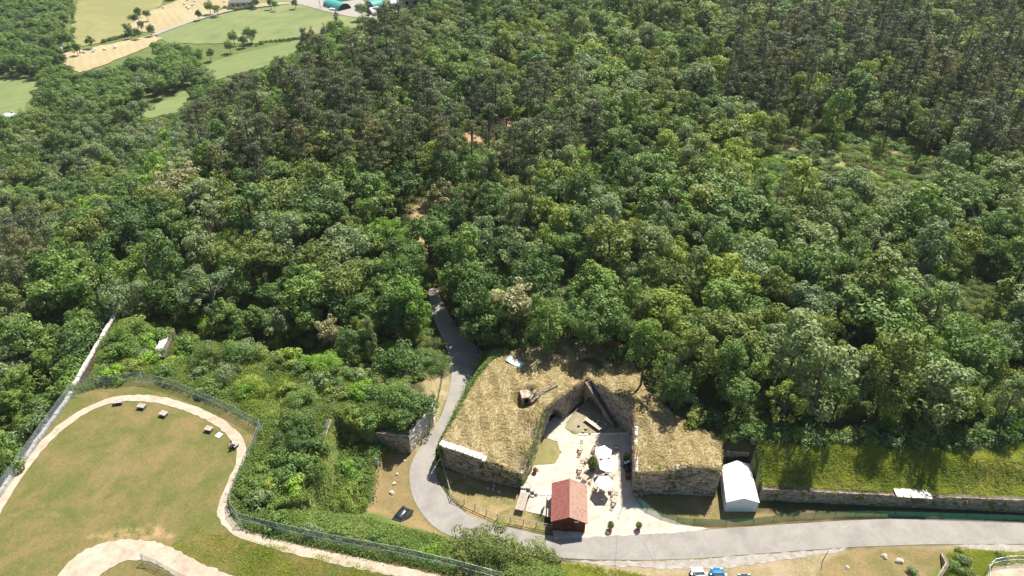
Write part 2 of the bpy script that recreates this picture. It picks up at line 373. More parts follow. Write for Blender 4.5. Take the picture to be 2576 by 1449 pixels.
# ------------------------------------------------------------------ ground colours (own albedo of each surface)
ZC = []   # polygon, albedo a, albedo b, softness
def zone(poly, a, b, soft=.6): ZC.append((poly, a, b, soft))
zone(UPPER, (.055, .075, .022), (.09, .09, .035), 2)
zone([(-66, 60), (-66, 100), (-10, 78), (-8, 50), (-30, 40)], (.08, .13, .028), (.12, .16, .04), 3)
zone(MOUND, (.12, .165, .035), (.26, .25, .10), 1)
zone(LAWN, (.12, .132, .036), (.225, .168, .074), .3)
zone(Z([(560, 1330), (700, 1375), (900, 1420), (1060, 1470), (520, 1500), (470, 1400)], 5), (.08, .115, .028), (.24, .15, .07), 1.5)
zone(Z([(250, 1150), (340, 1140), (350, 1200), (270, 1210)], 5), (.15, .14, .05), (.24, .18, .085), 1.5)
zone(Z([(220, 1350), (380, 1315), (440, 1350), (300, 1365)], 5), (.10, .12, .03), (.42, .28, .14), .8)
zone(Z([(960, 1130), (1035, 1110), (1050, 1150), (1030, 1180), (1030, 1230), (1075, 1310), (1120, 1350), (1040, 1350), (985, 1320), (920, 1290), (935, 1180)], 0), (.27, .19, .095), (.18, .15, .06), .7)
zone(Z([(1085, 870), (1120, 885), (1137, 935), (1130, 990), (1105, 1060), (1040, 1150), (1080, 1000), (1040, 930), (1060, 870)], 0), (.40, .31, .18), (.17, .17, .06), .5)
zone(Z([(1095, 1172), (1320, 1230), (1330, 1290), (1385, 1325), (1390, 1345), (1190, 1310), (1110, 1215)], 0), (.15, .15, .05), (.36, .26, .13), .5)
zone(Z([(1590, 1240), (1812, 1250), (1900, 1290), (2150, 1290), (2300, 1290), (2100, 1305), (1900, 1325), (1740, 1340), (1600, 1270)], 0), (.14, .14, .045), (.28, .20, .10), .5)
zone([(34, 63.6), (110, 59.5), (112, 69.5), (70, 70), (50, 70.3), (34.5, 70.5)], (.19, .26, .055), (.32, .31, .12), .4)
zone(Z([(1500, 1412), (2130, 1378), (2250, 1372), (2600, 1360), (2700, 1600), (1300, 1600), (1300, 1420)], 0), (.37, .29, .18), (.22, .19, .085), .8)
zone(Z([(2090, 1395), (2230, 1375), (2576, 1385), (2700, 1500), (2050, 1600), (2060, 1440)], 0), (.17, .15, .055), (.29, .21, .105), .8)
zone(Z([(2370, 1400), (2576, 1395), (2650, 1500), (2330, 1500)], 0), (.09, .14, .03), (.16, .18, .05), .8)
zone(Z([(1340, 1150), (1365, 1095), (1402, 1108), (1415, 1140), (1397, 1168), (1338, 1172)], 0), (.30, .25, .12), (.18, .18, .06), .3)
zone(Z([(1395, 1060), (1440, 1040), (1480, 1000), (1592, 1090), (1560, 1092), (1460, 1092), (1425, 1080)], 0), (.24, .21, .10), (.36, .32, .24), .3)
for pl in ([(1035, 515), (1080, 495), (1112, 560), (1108, 640), (1085, 690), (1045, 670), (1035, 590)], [(865, 505), (905, 495), (915, 530), (880, 550)],
           [(1100, 330), (1290, 280), (1480, 300), (1470, 380), (1380, 370), (1250, 370), (1170, 380)], [(830, 370), (880, 360), (890, 400), (830, 410)]):
    zone(Z(pl, 2.5), (.46, .30, .17), (.34, .24, .13), 2)
zone(Z([(380, 740), (440, 730), (430, 800), (350, 790)], 0), (.30, .2, .11), (.15, .11, .06), 2)
zone(Z([(2020, 330), (2150, 330), (2290, 340), (2330, 470), (2150, 440), (2030, 400), (1880, 420), (1900, 390)], 4.7), (.13, .17, .05), (.33, .27, .13), 4)
zone(Z([(1230, 915), (1290, 840), (1330, 850), (1290, 905)], 3), (.34, .22, .14), (.12, .09, .05), 1)
def paintcol(me, x, y):
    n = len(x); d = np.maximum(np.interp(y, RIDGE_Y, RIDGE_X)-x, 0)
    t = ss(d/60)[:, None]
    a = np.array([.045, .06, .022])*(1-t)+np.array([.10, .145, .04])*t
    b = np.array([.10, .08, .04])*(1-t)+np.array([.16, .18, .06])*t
    for poly, ca, cb, soft in ZC:
        P = np.array(poly); lo = P.min(0)-4; hi = P.max(0)+4
        idx = np.nonzero((x > lo[0]) & (x < hi[0]) & (y > lo[1]) & (y < hi[1]))[0]
        if not len(idx): continue
        s = sdf(x[idx], y[idx], poly)+soft*1.2*(vnoise(x[idx], y[idx], 1.3, 2)-.5)
        k = np.clip(.5-s/soft, 0, 1)[:, None]
        a[idx] = a[idx]*(1-k)+np.array(ca)*k; b[idx] = b[idx]*(1-k)+np.array(cb)*k
    for nm, c in (('col', a), ('colb', b)):
        at = me.attributes.new(nm, 'FLOAT_COLOR', 'POINT')
        at.data.foreach_set('color', np.hstack([c, np.ones((n, 1))]).astype(np.float32).ravel())
# one sheet, fine in the foreground and coarser towards the horizon
def axis(a, lo, fa, fb, hi, step, grow):
    mid = list(np.arange(fa, fb, step)); out = []; s = step; v = mid[-1]
    while v < hi: s *= grow; v += min(s, 160); out.append(v)
    pre = []; s = step; v = mid[0]
    while v > lo: s *= grow; v -= min(s, 160); pre.append(v)
    return np.array(pre[::-1]+mid+out)
ax = axis(0, -2500, -72, 75, 2500, .5, 1.06); ay = axis(0, -150, 44, 100, 3500, .5, 1.035)
GX, GY = np.meshgrid(ax, ay); gx, gy = GX.ravel(), GY.ravel(); gz = H(gx, gy)
nx, ny = len(ax), len(ay)
i = (np.arange(ny-1)[:, None]*nx+np.arange(nx-1)[None]).ravel()
F = np.stack([i, i+1, i+nx+1, i+nx], 1)
me = bpy.data.meshes.new('ground'); me.vertices.add(len(gx)); me.vertices.foreach_set('co', np.stack([gx, gy, gz], 1).astype(np.float32).ravel())
me.loops.add(F.size); me.loops.foreach_set('vertex_index', F.ravel().astype(np.int32)); me.polygons.add(len(F))
me.polygons.foreach_set('loop_start', np.arange(0, F.size, 4, dtype=np.int32)); me.update(calc_edges=True)
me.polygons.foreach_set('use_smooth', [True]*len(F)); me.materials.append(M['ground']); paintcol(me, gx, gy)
tag(link('ground', me), kind='structure')

off = lambda dz: (lambda x, y: H(x, y)+dz)
# lane: up from the parking, round the corner, along the foot of the wall
drape('road', LANE, lambda x, y: np.clip(H(x, y), 0, np.where(y < 88, 0, .1+2*ss((y-92)/40)))+.045, M['asphalt'], 1.5)
COURT = Z([(1366, 1100), (1368, 1075), (1400, 1045), (1442, 1040), (1425, 1062), (1420, 1078), (1440, 1092), (1500, 1093), (1592, 1092), (1593, 1238), (1622, 1262), (1660, 1297), (1725, 1322), (1790, 1331), (1700, 1341), (1395, 1357), (1384, 1300), (1322, 1287), (1333, 1238), (1318, 1222), (1344, 1172), (1397, 1166), (1412, 1140), (1402, 1112)], 0)
drape('courtyard', COURT, off(.06), M['cream'], 1.0, .10)
path = smooth_line(Z([(-60, 1370), (-5, 1280), (40, 1207), (75, 1157), (120, 1105), (170, 1060), (240, 1019), (310, 999), (400, 1004), (480, 1027), (552, 1062), (600, 1103), (611, 1150), (590, 1205), (563, 1258), (560, 1298), (590, 1333), (650, 1358), (760, 1386), (900, 1417), (1050, 1449), (1180, 1480)], 5), 2)
def ribbon(name, line, wd, zf, mat, jit=.06):
    pts = resample(line, .6); V = []; n = len(pts)
    for i, p in enumerate(pts):
        a = np.array(pts[max(i-1, 0)]); b = np.array(pts[min(i+1, n-1)]); d = (b-a)/np.linalg.norm(b-a); q = np.array([-d[1], d[0]])
        for s in (-1, 0, 1):
            c = np.array(p)+q*s*(wd/2+random.uniform(-jit, jit)*(s != 0)); V.append((c[0], c[1], float(zf(c[0], c[1]))))
    return tag(link(name, meshof(name, V, [(i*3+k, i*3+k+1, i*3+k+4, i*3+k+3) for i in range(n-1) for k in (0, 1)], mat, True)), kind='structure')
ribbon('path', path, 1.35, off(.05), M['path'], .12)
BIGPATH = Z([(120, 1480), (147, 1449), (182, 1404), (228, 1375), (290, 1357), (375, 1358), (430, 1376), (500, 1415), (590, 1451), (640, 1480), (500, 1480), (440, 1449), (402, 1421), (348, 1407), (300, 1416), (245, 1452), (225, 1480)], 5)
drape('path', smooth_line(BIGPATH, 1, True), off(.055), M['path'], .8, .12)
drape('verge', Z([(1420, 1410), (1700, 1412), (1932, 1393), (2130, 1379), (2110, 1390), (1950, 1412), (1800, 1432), (1700, 1432), (1550, 1425)], 0), off(.03), M['gravel'], 1, .15)
drape('verge', Z([(2380, 1371), (2576, 1370), (2650, 1385), (2500, 1388), (2430, 1378)], 0), off(.03), M['gravel'], 1, .15)
drape('path', Z([(2470, 1475), (2478, 1445), (2500, 1425), (2576, 1418), (2700, 1430), (2700, 1500), (2470, 1500)], 0), off(.05), M['path'], 1, .12)
# far valley: fields, farm yard, farm track
def fieldmat(name, a, b, sc_, rot, dist=3, band=.35):
    m, n, bb, o = nodes(name)
    pos = n.nodes.new('ShaderNodeNewGeometry').outputs['Position']
    mp = n.nodes.new('ShaderNodeMapping'); mp.inputs['Rotation'].default_value = (0, 0, rot); n.links.new(pos, mp.inputs[0])
    wv = n.nodes.new('ShaderNodeTexWave'); wv.inputs['Scale'].default_value = sc_; wv.inputs['Distortion'].default_value = dist; wv.inputs['Detail'].default_value = 3
    wv.inputs['Detail Scale'].default_value = .4
    n.links.new(mp.outputs[0], wv.inputs[0])
    f = mth(n, 'ADD', mth(n, 'MULTIPLY', wv.outputs['Fac'], band), mth(n, 'MULTIPLY', noise(n, .03, 7, .65, pos, 1), 1-band))
    n.links.new(ramp(n, f, [a, b], [.32, .68]), bb.inputs['Base Color']); bb.inputs['Roughness'].default_value = 1; bb.inputs['Specular IOR Level'].default_value = .05
    return m
def farpoly(pts): return [hit(u, v)[:2] for u, v in pts]
fo = fieldmat('mown_meadow', (.19, .20, .075), (.30, .27, .12), .09, R(70), 4, .08)
ft = fieldmat('stubble', (.33, .27, .14), (.42, .35, .21), .07, R(-30), 6, .1)
fg = fieldmat('pasture', (.14, .19, .07), (.24, .25, .11), .03, R(10), 8, .06)
fl = fieldmat('left_meadow', (.14, .19, .07), (.22, .25, .10), .05, R(40), 8, .08)
FIELDS = [
    ([(198, 2), (188, 40), (180, 75), (177, 100), (205, 118), (255, 107), (312, 92), (330, 60), (350, 40), (400, 20), (420, -20), (202, -20)], fo),
    ([(326, 66), (350, 40), (402, 20), (440, 5), (480, -20), (800, -20), (745, 5), (660, 18), (600, 22), (500, 47), (440, 68), (392, 84), (340, 78)], ft),
    ([(392, 88), (440, 72), (500, 52), (600, 27), (660, 22), (760, 8), (840, 30), (905, 45), (900, 70), (640, 110), (560, 110), (420, 110)], fg),
    ([(135, 152), (165, 135), (230, 122), (320, 102), (385, 88), (410, 97), (360, 125), (260, 165), (200, 185)], ft),
    ([(522, 165), (560, 148), (640, 128), (760, 97), (800, 110), (700, 160), (600, 190), (530, 205)], fl),
    ([(-60, 195), (0, 196), (60, 200), (112, 203), (95, 230), (62, 265), (60, 285), (38, 298), (-60, 300)], fl),
    ([(330, 285), (380, 270), (440, 245), (480, 225), (500, 235), (440, 285), (370, 300)], fl),
    ([(830, -20), (880, 5), (960, -5), (1060, -20)], fg), ([(600, 10), (730, 5), (745, -20), (590, -20)], fg)]
for k, (pl, m_) in enumerate(FIELDS):
    drape('field', farpoly(pl), off(.25+.02*k), m_, 9, 1.0)
yard = farpoly([(735, 10), (765, -20), (900, -20), (930, 30), (950, 42), (1000, 30), (1010, 45), (900, 45), (860, 38), (790, 18)])
drape('farm_yard', yard, off(.5), M['gravel'], 6, .8)
def farline(pts, wd, name, dz=.55, mat='gravel'):
    P = [hit(u, v)[:2] for u, v in pts]; ribbon(name, smooth_line(P, 1), wd, off(dz), M[mat], .3)
farline([(386, 90), (430, 73), (500, 49), (590, 24), (660, 17), (745, 8), (800, 22), (870, 40), (930, 48)], 3.6, 'farm_road')
farline([(0, 290), (30, 292), (55, 290)], 3, 'farm_road')

# ------------------------------------------------------------------ stone walls
def stonemesh(k):
    r = random.Random(k); b = MB(); j = lambda s: r.uniform(-s, s)
    fr = [(-.5+.05+j(.03), 1, -.5+.07+j(.05)), (.5-.05+j(.03), 1, -.5+.07+j(.05)), (.5-.05+j(.03), 1, .5-.07+j(.05)), (-.5+.05+j(.03), 1, .5-.07+j(.05))]
    md = [(-.5, .55, -.5), (.5, .55, -.5), (.5, .55, .5), (-.5, .55, .5)]
    bk = [(x, -.6, z) for x, _, z in md]
    b.add(fr+md+bk, [(0, 3, 2, 1)]+[(i, (i+1) % 4, 4+(i+1) % 4, 4+i) for i in range(4)]+[(4+i, 4+(i+1) % 4, 8+(i+1) % 4, 8+i) for i in range(4)])
    return b
STB = [stonemesh(k) for k in range(6)]
STM = [b.mesh('stone', M['stone']) for b in STB]
STP = [b.mesh('pale_stone', M['stone_pale']) for b in STB]
def wall(name, label, line, zbase, L=.6, Hh=.3, thick=.6, arch=None, cat='wall', meshes=None, limit=300, joint=.025, mat=None, group=None, batter=0.0, gaps=0.0):
    """line [(x, y, ztop)...], masonry face to the right of its direction; arch(s) gives the opening's height"""
    meshes = meshes or STM
    P = [Vector((p[0], p[1], 0)) for p in line]; root = empty(name, (P[0].x, P[0].y, zbase), 0, label, cat, group)
    cum = [0]
    for a, b in zip(P, P[1:]): cum.append(cum[-1]+(b-a).length)
    zt = lambda s: float(np.interp(s, cum, [p[2] for p in line]))
    def at(s):
        k = min(max(int(np.searchsorted(cum, s, 'right'))-1, 0), len(P)-2); d = (P[k+1]-P[k]).normalized()
        return P[k]+d*(s-cum[k]), d
    core = MB(); step = .25; n = max(1, int(cum[-1]/step)); V = []
    for i in range(n+1):
        s = cum[-1]*i/n; p, d = at(min(s, cum[-1]-1e-4)); q = Vector((d.y, -d.x, 0)); z0 = zbase-.4
        if arch and arch(s) > 0: z0 = zbase+arch(s)
        for o_, z in ((-.05, z0), (-.05, zt(s)-.04), (-thick, zt(s)-.04), (-thick, z0)):
            c = p+q*o_; V.append(Vector((c.x, c.y, z))-root.location)
    Fc = []
    for i in range(n):
        for k in range(4): Fc.append((i*4+k, i*4+(k+1) % 4, i*4+4+(k+1) % 4, i*4+4+k))
    Fc += [(0, 3, 2, 1), (n*4, n*4+1, n*4+2, n*4+3)]
    link('core', meshof('core', V, Fc, M['mortar']), root)
    pcs = []; z = zbase; row = 0
    while z < max(p[2] for p in line):
        hh = Hh*random.uniform(.8, 1.2); s = -random.random()*L*.5
        while s < cum[-1]:
            ll = L*random.uniform(.55, 1.5); a, b = max(s, 0), min(s+ll, cum[-1]); s += ll
            if b-a < .12: continue
            m = (a+b)/2; top = min(z+hh, zt(m)); hz = top-z
            if hz < .1: continue
            if arch and arch(m)+zbase > z+hz*.4: continue
            if random.random() < gaps: continue
            p, d = at(m); pcs.append((p, d, b-a-joint, hz-joint, z+hz/2))
        z += hh; row += 1
    pcs.sort(key=lambda t: -t[2]*t[3])
    rest = MB()
    for i, (p, d, l, h, zc) in enumerate(pcs):
        k = random.randrange(6); dp = random.choice([.03, .05, .07, .09])+random.uniform(0, .03)
        loc = Vector((p.x, p.y, zc))-root.location; rz = math.atan2(d.y, d.x)
        M4 = Matrix.Translation(loc) @ Matrix.Rotation(rz, 4, 'Z') @ Matrix.Diagonal((l, -dp, h, 1))
        if i < limit:
            o = link('stone', meshes[k], root); o.matrix_local = M4
        else:
            rest.add([M4 @ Vector(v) for v in STB[k].v], STB[k].f)
    if rest.v: tag(rest.obj('small_stones', meshes[0].materials[0], root), kind='stuff')
    return root
zA, zB, zD, zE, zF, zG = 4.55, 3.0, 5.95, 4.1, 6.05, 4.3
PA = (-10.2, 69.5); PM = (-4.7, 67.1); PB = (1.3, 65.4); PD = (4.6, 75.0); PE = (11.9, 83.8); PF = (18.0, 75.3); PG = (16.7, 64.6)
wall('stone_wall', 'long rough stone wall in shade carrying the left hay-covered roof above the lane bend', [(*PA, zA), (-7.2, 68.2, 4.6), (*PM, 4.5), (-3.6, 66.75, 4.0), (*PB, zB)], 0, .58, .3)
wall('stone_wall', 'shaded stone wall under the right hay-covered roof, left of the white marquee', [(*PG, zG), (20.5, 64.45, 4.5), (21.8, 64.4, 5.2), (23.5, 64.35, 6.0), (26, 64.2, 5.75), (28.0, 64.05, 5.6)], 0, .56, .29)
wall('stone_wall', 'short end wall of the right roof facing the white marquee', [(28.0, 64.05, 5.6), (29.4, 70, 5.0)], 0, .8, .4)
wall('stone_wall', 'courtyard side wall of the left roof with ivy hanging down it', [(*PB, zB), (3.0, 70.2, 4.6), (*PD, zD)], 0, .7, .36)
AR = lambda s: (3.3*math.sqrt(max(0, 1-((s-2.6)/2.1)**2))+.2) if abs(s-2.6) < 2.1 else 0
wall('stone_wall', 'diagonal courtyard wall with the wide dark archway at its left end', [(*PD, zD), (*PE, zE)], 0, .6, .31, arch=AR, thick=.5)
wall('stone_wall', 'tall courtyard wall rising behind the stone staircase', [(*PE, zE), (*PF, zF)], 0, .6, .32)
wall('stone_wall', 'pale-topped courtyard wall above the parked bins', [(*PF, zF), (17.3, 70, 5.1), (*PG, zG)], 0, .7, .36)
wall('stone_wall', 'very long low stone wall below the grass bank beside the road', [(34.0, 63.45, 2.35), (45, 62.8, 2.3), (56, 62.15, 2.4), (68.3, 61.4, 2.6), (80, 60.7, 2.7)], 0, .6, .3)
wall('stone_wall', 'dark low stone wall across the gap behind the white marquee', [(29.6, 69.6, 3.2), (34, 69.3, 3.0)], 0, .6, .3)
# vault behind the arch
b = MB(); d = Vector((PE[0]-PD[0], PE[1]-PD[1], 0)).normalized(); q = Vector((-d.y, d.x, 0)); P0 = Vector((*PD, 0))
V = []
for k in range(2):
    for i in range(13):
        s = .5+4.2*i/12; c = P0+d*s+q*(.45+k*3.2); V.append((c.x, c.y, AR(s) if 0 < i < 12 else 0))
b.add(V, [(i, i+1, 14+i, 13+i) for i in range(12)]); b.add(V[13:], [tuple(range(13))])
tag(b.obj('vault_lining', M['mortar']), 'rough vaulted recess inside the wide archway of the courtyard', 'vault')

# rampart ends left of the lane, wall ruins
wall('rampart_wall', 'sunlit crumbling wall end beside the lane below the ivy bushes', [(-14.9, 71.8, 3.6), (-13.5, 74.8, 4.0), (-12.0, 77.4, 4.2), (-12.0, 80, 4.0)], 0, .55, .3, meshes=STP)  # sunlight put into the colour: paler stone than the shaded face beside it
wall('rampart_wall', 'stone wall face in shadow above the small net fence', [(-19.9, 73.0, 3.2), (-17.4, 72.4, 3.6), (-14.9, 71.8, 3.7)], 0, .5, .28)
wall('rampart_wall', 'tall grey wall face half hidden by dark bushes in the overgrown ditch', [(-29.3, 62.4, 4.2), (-27.2, 66.0, 4.6), (-26.5, 70.5, 4.9), (-26.4, 74.0, 4.9)], .8, .5, .3)
wl = Z([(560, 862), (700, 893), (800, 915), (930, 960), (1085, 1008)], 4.5)
wall('rampart_wall', 'dark outer face of the overgrown rampart above the wooded ditch', [(x, y+.4, 3.3) for x, y in wl[::-1]], -2, .9, .45, limit=120)
x, y = atz(404, 905, 4.7); x2, y2 = atz(432, 842, 4.7)
wall('ruined_wall', 'ruined wall top covered in reddish moss at the tip of the rampart', [(x2, y2, 5.6), (x, y, 5.3)], 4, .5, .3, meshes=STP, thick=.7)
RT = (x, y, x2, y2)
x, y = atz(2330, 1500, 0); x2, y2 = atz(2366, 1396, 0)
wall('ruined_wall', 'narrow stone wall with pale tip at the bottom right corner', [(x2, y2, .5), (x2-.7, y2-2, 1.3), (x-1.0, y-1, 1.9)], -.3, .4, .24, thick=.35)
bp = Z([(2371, 1392)], 1.3)[0]
for (u, v, nm, lb) in ((925, 1240, 'ruined_wall', 'low heap of pale stones left standing by the yellow-green bush'),):
    p = atz(u, v-20, 0); p2 = atz(u+6, v+25, 0)
    wall(nm, lb, [(p[0], p[1], .7), ((p[0]+p2[0])/2, (p[1]+p2[1])/2, 1.0), (p2[0], p2[1], .5)], 0, .4, .22, meshes=STP, limit=60)

# boundary wall of the lawn terrace: low pale blocks, and the thin wall beyond
def blocks(name, label, line, size, jit, meshes, cat='wall', zoff=0.0, skip=0.0):
    root = empty(name, (line[0][0], line[0][1], float(H(line[0][0]+.6, line[0][1]))), 0, label, cat)
    pts = resample(line, size[0])
    for a, b_ in zip(pts, pts[1:]):
        if random.random() < skip: continue
        o = link('stone', random.choice(meshes), root); l = math.hypot(b_[0]-a[0], b_[1]-a[1])
        z = (a[2] if len(a) > 2 else root.location.z)
        hh = size[2]*random.uniform(.8, 1.15)
        o.location = Vector(((a[0]+b_[0])/2+random.uniform(-jit, jit), (a[1]+b_[1])/2, z+zoff+hh/2))-root.location
        o.rotation_euler = (0, 0, math.atan2(b_[1]-a[1], b_[0]-a[0])+random.uniform(-.05, .05))
        o.scale = (l*.96, -size[1]*random.uniform(.9, 1.1), hh)
    return root
lw = [(-66.7, 44, 5), (-66.7, 60, 5), (-66.8, 79.3, 5)]
blocks('parapet_wall', 'low pale stone parapet along the left edge of the mown lawn', lw, (.8, .3, .4), .05, STP, zoff=-.05)
wall('parapet_wall', 'tall retaining wall dropping from the lawn edge into the trees', [(-69.3, 99, 4.9), (-67.2, 79, 4.9), (-67.2, 44, 4.9)], -1, .9, .45, thick=.3, limit=60)
blocks('thin_wall', 'thin straight pale wall top running up to the tip of the rampart', [(-67.3, 80.5, 5), (-69.2, 99.2, 5.1)], (1.1, .3, .45), .01, STP, zoff=-.1)
x, y, x2, y2 = RT; blocks('coping', 'pale mossy coping of the ruined wall at the rampart tip', [(x2-.3, y2, 5.5), (x-.3, y, 5.2)], (.45, .8, .25), .12, STP, 'coping')
# coping blocks catching the sun on the roof edges
cop = [(*PA, zA), (-7.2, 68.2, 4.6), (*PM, 4.5), (-3.6, 66.75, 4.0)]
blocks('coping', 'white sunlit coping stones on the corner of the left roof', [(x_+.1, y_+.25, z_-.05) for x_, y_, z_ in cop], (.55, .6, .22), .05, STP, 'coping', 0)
cop = [(17.6, 72, 5.4), (17.3, 70, 5.1), (*PG, zG)]
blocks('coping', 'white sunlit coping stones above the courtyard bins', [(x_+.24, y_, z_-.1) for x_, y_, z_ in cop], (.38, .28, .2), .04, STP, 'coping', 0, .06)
cop = [(21.4, 64.7, 5.0), (23.4, 64.6, 6.0)]
blocks('coping', 'grey slanting coping stones on the peak of the right roof edge', cop, (.6, .55, .22), .02, STM, 'coping', 0)
blocks('coping', 'bright pale wall top showing above the long roadside wall', [(51.5, 62.75, 2.5), (56.2, 62.45, 2.5)], (.8, .9, .15), .03, STP, 'coping', 0)
blocks('kerb', 'pale stone kerb edging the courtyard behind the tables', Z([(1455, 1094), (1592, 1091)], 0), (.7, .2, .12), .03, STP, 'kerb', .03)
blocks('kerb', 'pale stone sill left of the wooden hut', Z([(1352, 1240), (1388, 1240)], 0), (.6, .45, .15), .03, STP, 'kerb', .03)

# ------------------------------------------------------------------ hay covered roofs
CTRL = [(*PA, zA), (*PM, 4.5), (-3.6, 66.8, 4.0), (*PB, zB), (3.0, 70.2, 4.6), (*PD, zD), (8, 79.3, 5.0), (*PE, 4.25), (15, 79.5, 5.1), (*PF, zF), (17.3, 70, 5.1), (*PG, zG), (20.5, 64.45, 4.55), (21.8, 64.4, 5.2), (23.5, 64.35, 6.0), (26, 64.2, 5.75), (28.0, 64.05, 5.6), (29.4, 70, 5.0),
        (24, 74.6, 5), (20.5, 80, 5), (18, 90.7, 5), (7.4, 91.3, 5.2), (.1, 89.5, 5), (-5.4, 83.3, 4.6), (-8.6, 73.9, 4.5), (-2, 75, 4.9), (0, 83, 5.3), (23, 69, 5.2)]
CT = np.array(CTRL)
def RZ(x, y):
    x = np.asarray(x, float); y = np.asarray(y, float); num = 0*x; den = 0*x
    for cx, cy, cz in CTRL:
        w_ = 1/((x-cx)**2+(y-cy)**2+.05)**1.6; num = num+w_*cz; den = den+w_
    z = num/den
    r = sdf(x, y, ROOF)
    z = z+.25*(vnoise(x, y, 2.2, 8)-.5)*ss(-r/1.5)
    hx, hy = HOL
    z = z-1.7*np.exp(-(((x-hx)/1.9)**2+((y-hy)/1.6)**2)**1.3)
    z = z+.7*np.exp(-(((x-hx-1.2)/1.6)**2+((y-hy-2.4)/1.1)**2))
    return z
HOL = atz(1322, 1012, 4.6)
ROOF = [PA, (-7.2, 68.2), PM, (-3.6, 66.75), PB, (3.0, 70.2), PD, PE, PF, (17.3, 70), PG, (20.5, 64.45), (21.8, 64.4), (23.5, 64.35), (26, 64.2), (28.0, 64.05), (29.4, 70), (24, 74.6), (20.5, 80), (19.5, 86), (18, 91.5), (7.4, 92), (.1, 89.5), (-3.4, 86.7), (-5.4, 83.3), (-8.6, 73.9)]
drape('turf_roof', ROOF, RZ, M['hay'], .55)
# green flank from the lane up to the left roof
rim = [(-10.4, 69.6, 4.4), (-8.8, 73.9, 4.4), (-7.2, 78.5, 4.5), (-5.6, 83.3, 4.5), (-3.6, 86.7, 4.8), (0, 89.6, 5)]
foot = [(-11.0, 70.4, 0), (-10.3, 74.9, 0), (-8.9, 80, 0), (-7.6, 84.6, 0), (-6.4, 88.6, .3), (-4.4, 91.6, 3)]
V = []
rr = resample(rim, .5); ff = [tuple(np.array([np.interp(t, np.linspace(0, 1, 6), [p[k] for p in foot]) for k in range(3)])) for t in np.linspace(0, 1, len(rr))]
for a, b_ in zip(rr, ff):
    for k in range(7):
        t = k/6; p = np.array(a)*(1-t)+np.array(b_)*t; s = math.sin(t*math.pi)
        V.append((p[0]-.25*s+random.uniform(-.12, .12)*s, p[1]+random.uniform(-.1, .1)*s, p[2]+.35*s+random.uniform(-.1, .1)*s-(.1 if k == 0 else 0)-(.2 if k == 6 else 0)))
F = [(i*7+k, i*7+k+1, i*7+k+8, i*7+k+7) for i in range(len(rr)-1) for k in range(6)]
M['flank'] = speck('green_flank', [(.07, .10, .025), (.12, .16, .04), (.22, .21, .08)], 1.5, .95, .05, world=True)
tag(link('grass_flank', meshof('grass_flank', V, F, M['flank'], True)), kind='structure')
FLANK = list(zip(rr, ff))

def strips(name, n, polys, zf, mat, Lr, Wr, lift, parent=None, comb=None):
    """many thin bent ribbons lying about"""
    xs, ys = [], []
    for poly, share in polys:
        P = np.array(poly); lo, hi = P.min(0), P.max(0); k = int(n*share); X = np.zeros(0); Y = np.zeros(0)
        while len(X) < k:
            a = np.random.uniform(lo[0], hi[0], k*3); b_ = np.random.uniform(lo[1], hi[1], k*3); kk = (sdf(a, b_, poly) < -.1) & (np.random.uniform(0, 1, k*3) < .18+1.1*ss((vnoise(a, b_, 1.1, 31)*.5+vnoise(a, b_, 3.2, 33)*.5-.36)/.25))
            X = np.append(X, a[kk]); Y = np.append(Y, b_[kk])
        xs.append(X[:k]); ys.append(Y[:k])
    x = np.concatenate(xs); y = np.concatenate(ys); n = len(x)
    th = comb(x, y)+np.random.normal(0, .45, n); L = np.random.uniform(*Lr, n); W_ = np.random.uniform(*Wr, n); bend = np.random.uniform(-.9, .9, n)
    pts = []
    for s in (-1, 0, 1):
        t = th+bend*s*.5; cx = x+np.cos(t)*L*.5*s; cy = y+np.sin(t)*L*.5*s
        z = zf(cx, cy)+np.random.uniform(*lift, n)
        qx, qy = -np.sin(t)*W_/2, np.cos(t)*W_/2
        pts.append((np.stack([cx-qx, cy-qy, z], 1), np.stack([cx+qx, cy+qy, z+.02], 1)))
    Q = np.concatenate([np.stack([pts[k][0], pts[k+1][0], pts[k+1][1], pts[k][1]], 1) for k in (0, 1)])
    ti = np.tile(np.random.uniform(0, 1, n), 2)
    return tag(link(name, quads(name, Q, mat, ti)), kind='stuff')
strips('mown_hay', 19000, [(ROOF, 1)], RZ, M['straw'], (.3, .85), (.035, .075), (.03, .13), comb=lambda x, y: .5+2.2*vnoise(x, y, 2.5, 4)+1.2*np.sin(x*2.2+y*.4))
b = MB()   # grass fringes hanging at the roof edges
def fringe(name, line, n, h, mat, spread=.25, drop=.3):
    Q = []; tt = []
    pts = resample(line, .1)
    for _ in range(n):
        i = random.randrange(len(pts)-1); p = np.array(pts[i])+np.random.uniform(-1, 1, 3)*[spread, spread, .05]
        a = random.uniform(0, 6.28); w_ = .05; q = np.array([math.cos(a), math.sin(a), 0])*w_
        tip = p+np.array([random.uniform(-.3, .3), random.uniform(-.3, .3), h*random.uniform(.4, 1.1)])
        Q.append([p-q, p+q, tip]); tt.append(random.random())
    return tag(link(name, quads(name, np.array(Q), mat, np.array(tt))), kind='stuff')
fringe('edge_grass', [(*PA, zA), (-7.2, 68.2, 4.6), (*PM, 4.5), (-3.6, 66.75, 4.0), (*PB, zB), (3.0, 70.2, 4.6), (*PD, zD), (*PE, zE)], 1500, .35, M['straw'])
fringe('edge_grass', [(*PE, zE), (*PF, zF), (17.3, 70, 5.1), (*PG, zG), (20.5, 64.45, 4.5), (21.8, 64.4, 5.2), (23.5, 64.35, 6.0), (26, 64.2, 5.75), (28.0, 64.05, 5.6), (29.4, 70, 5)], 1500, .35, M['straw'])

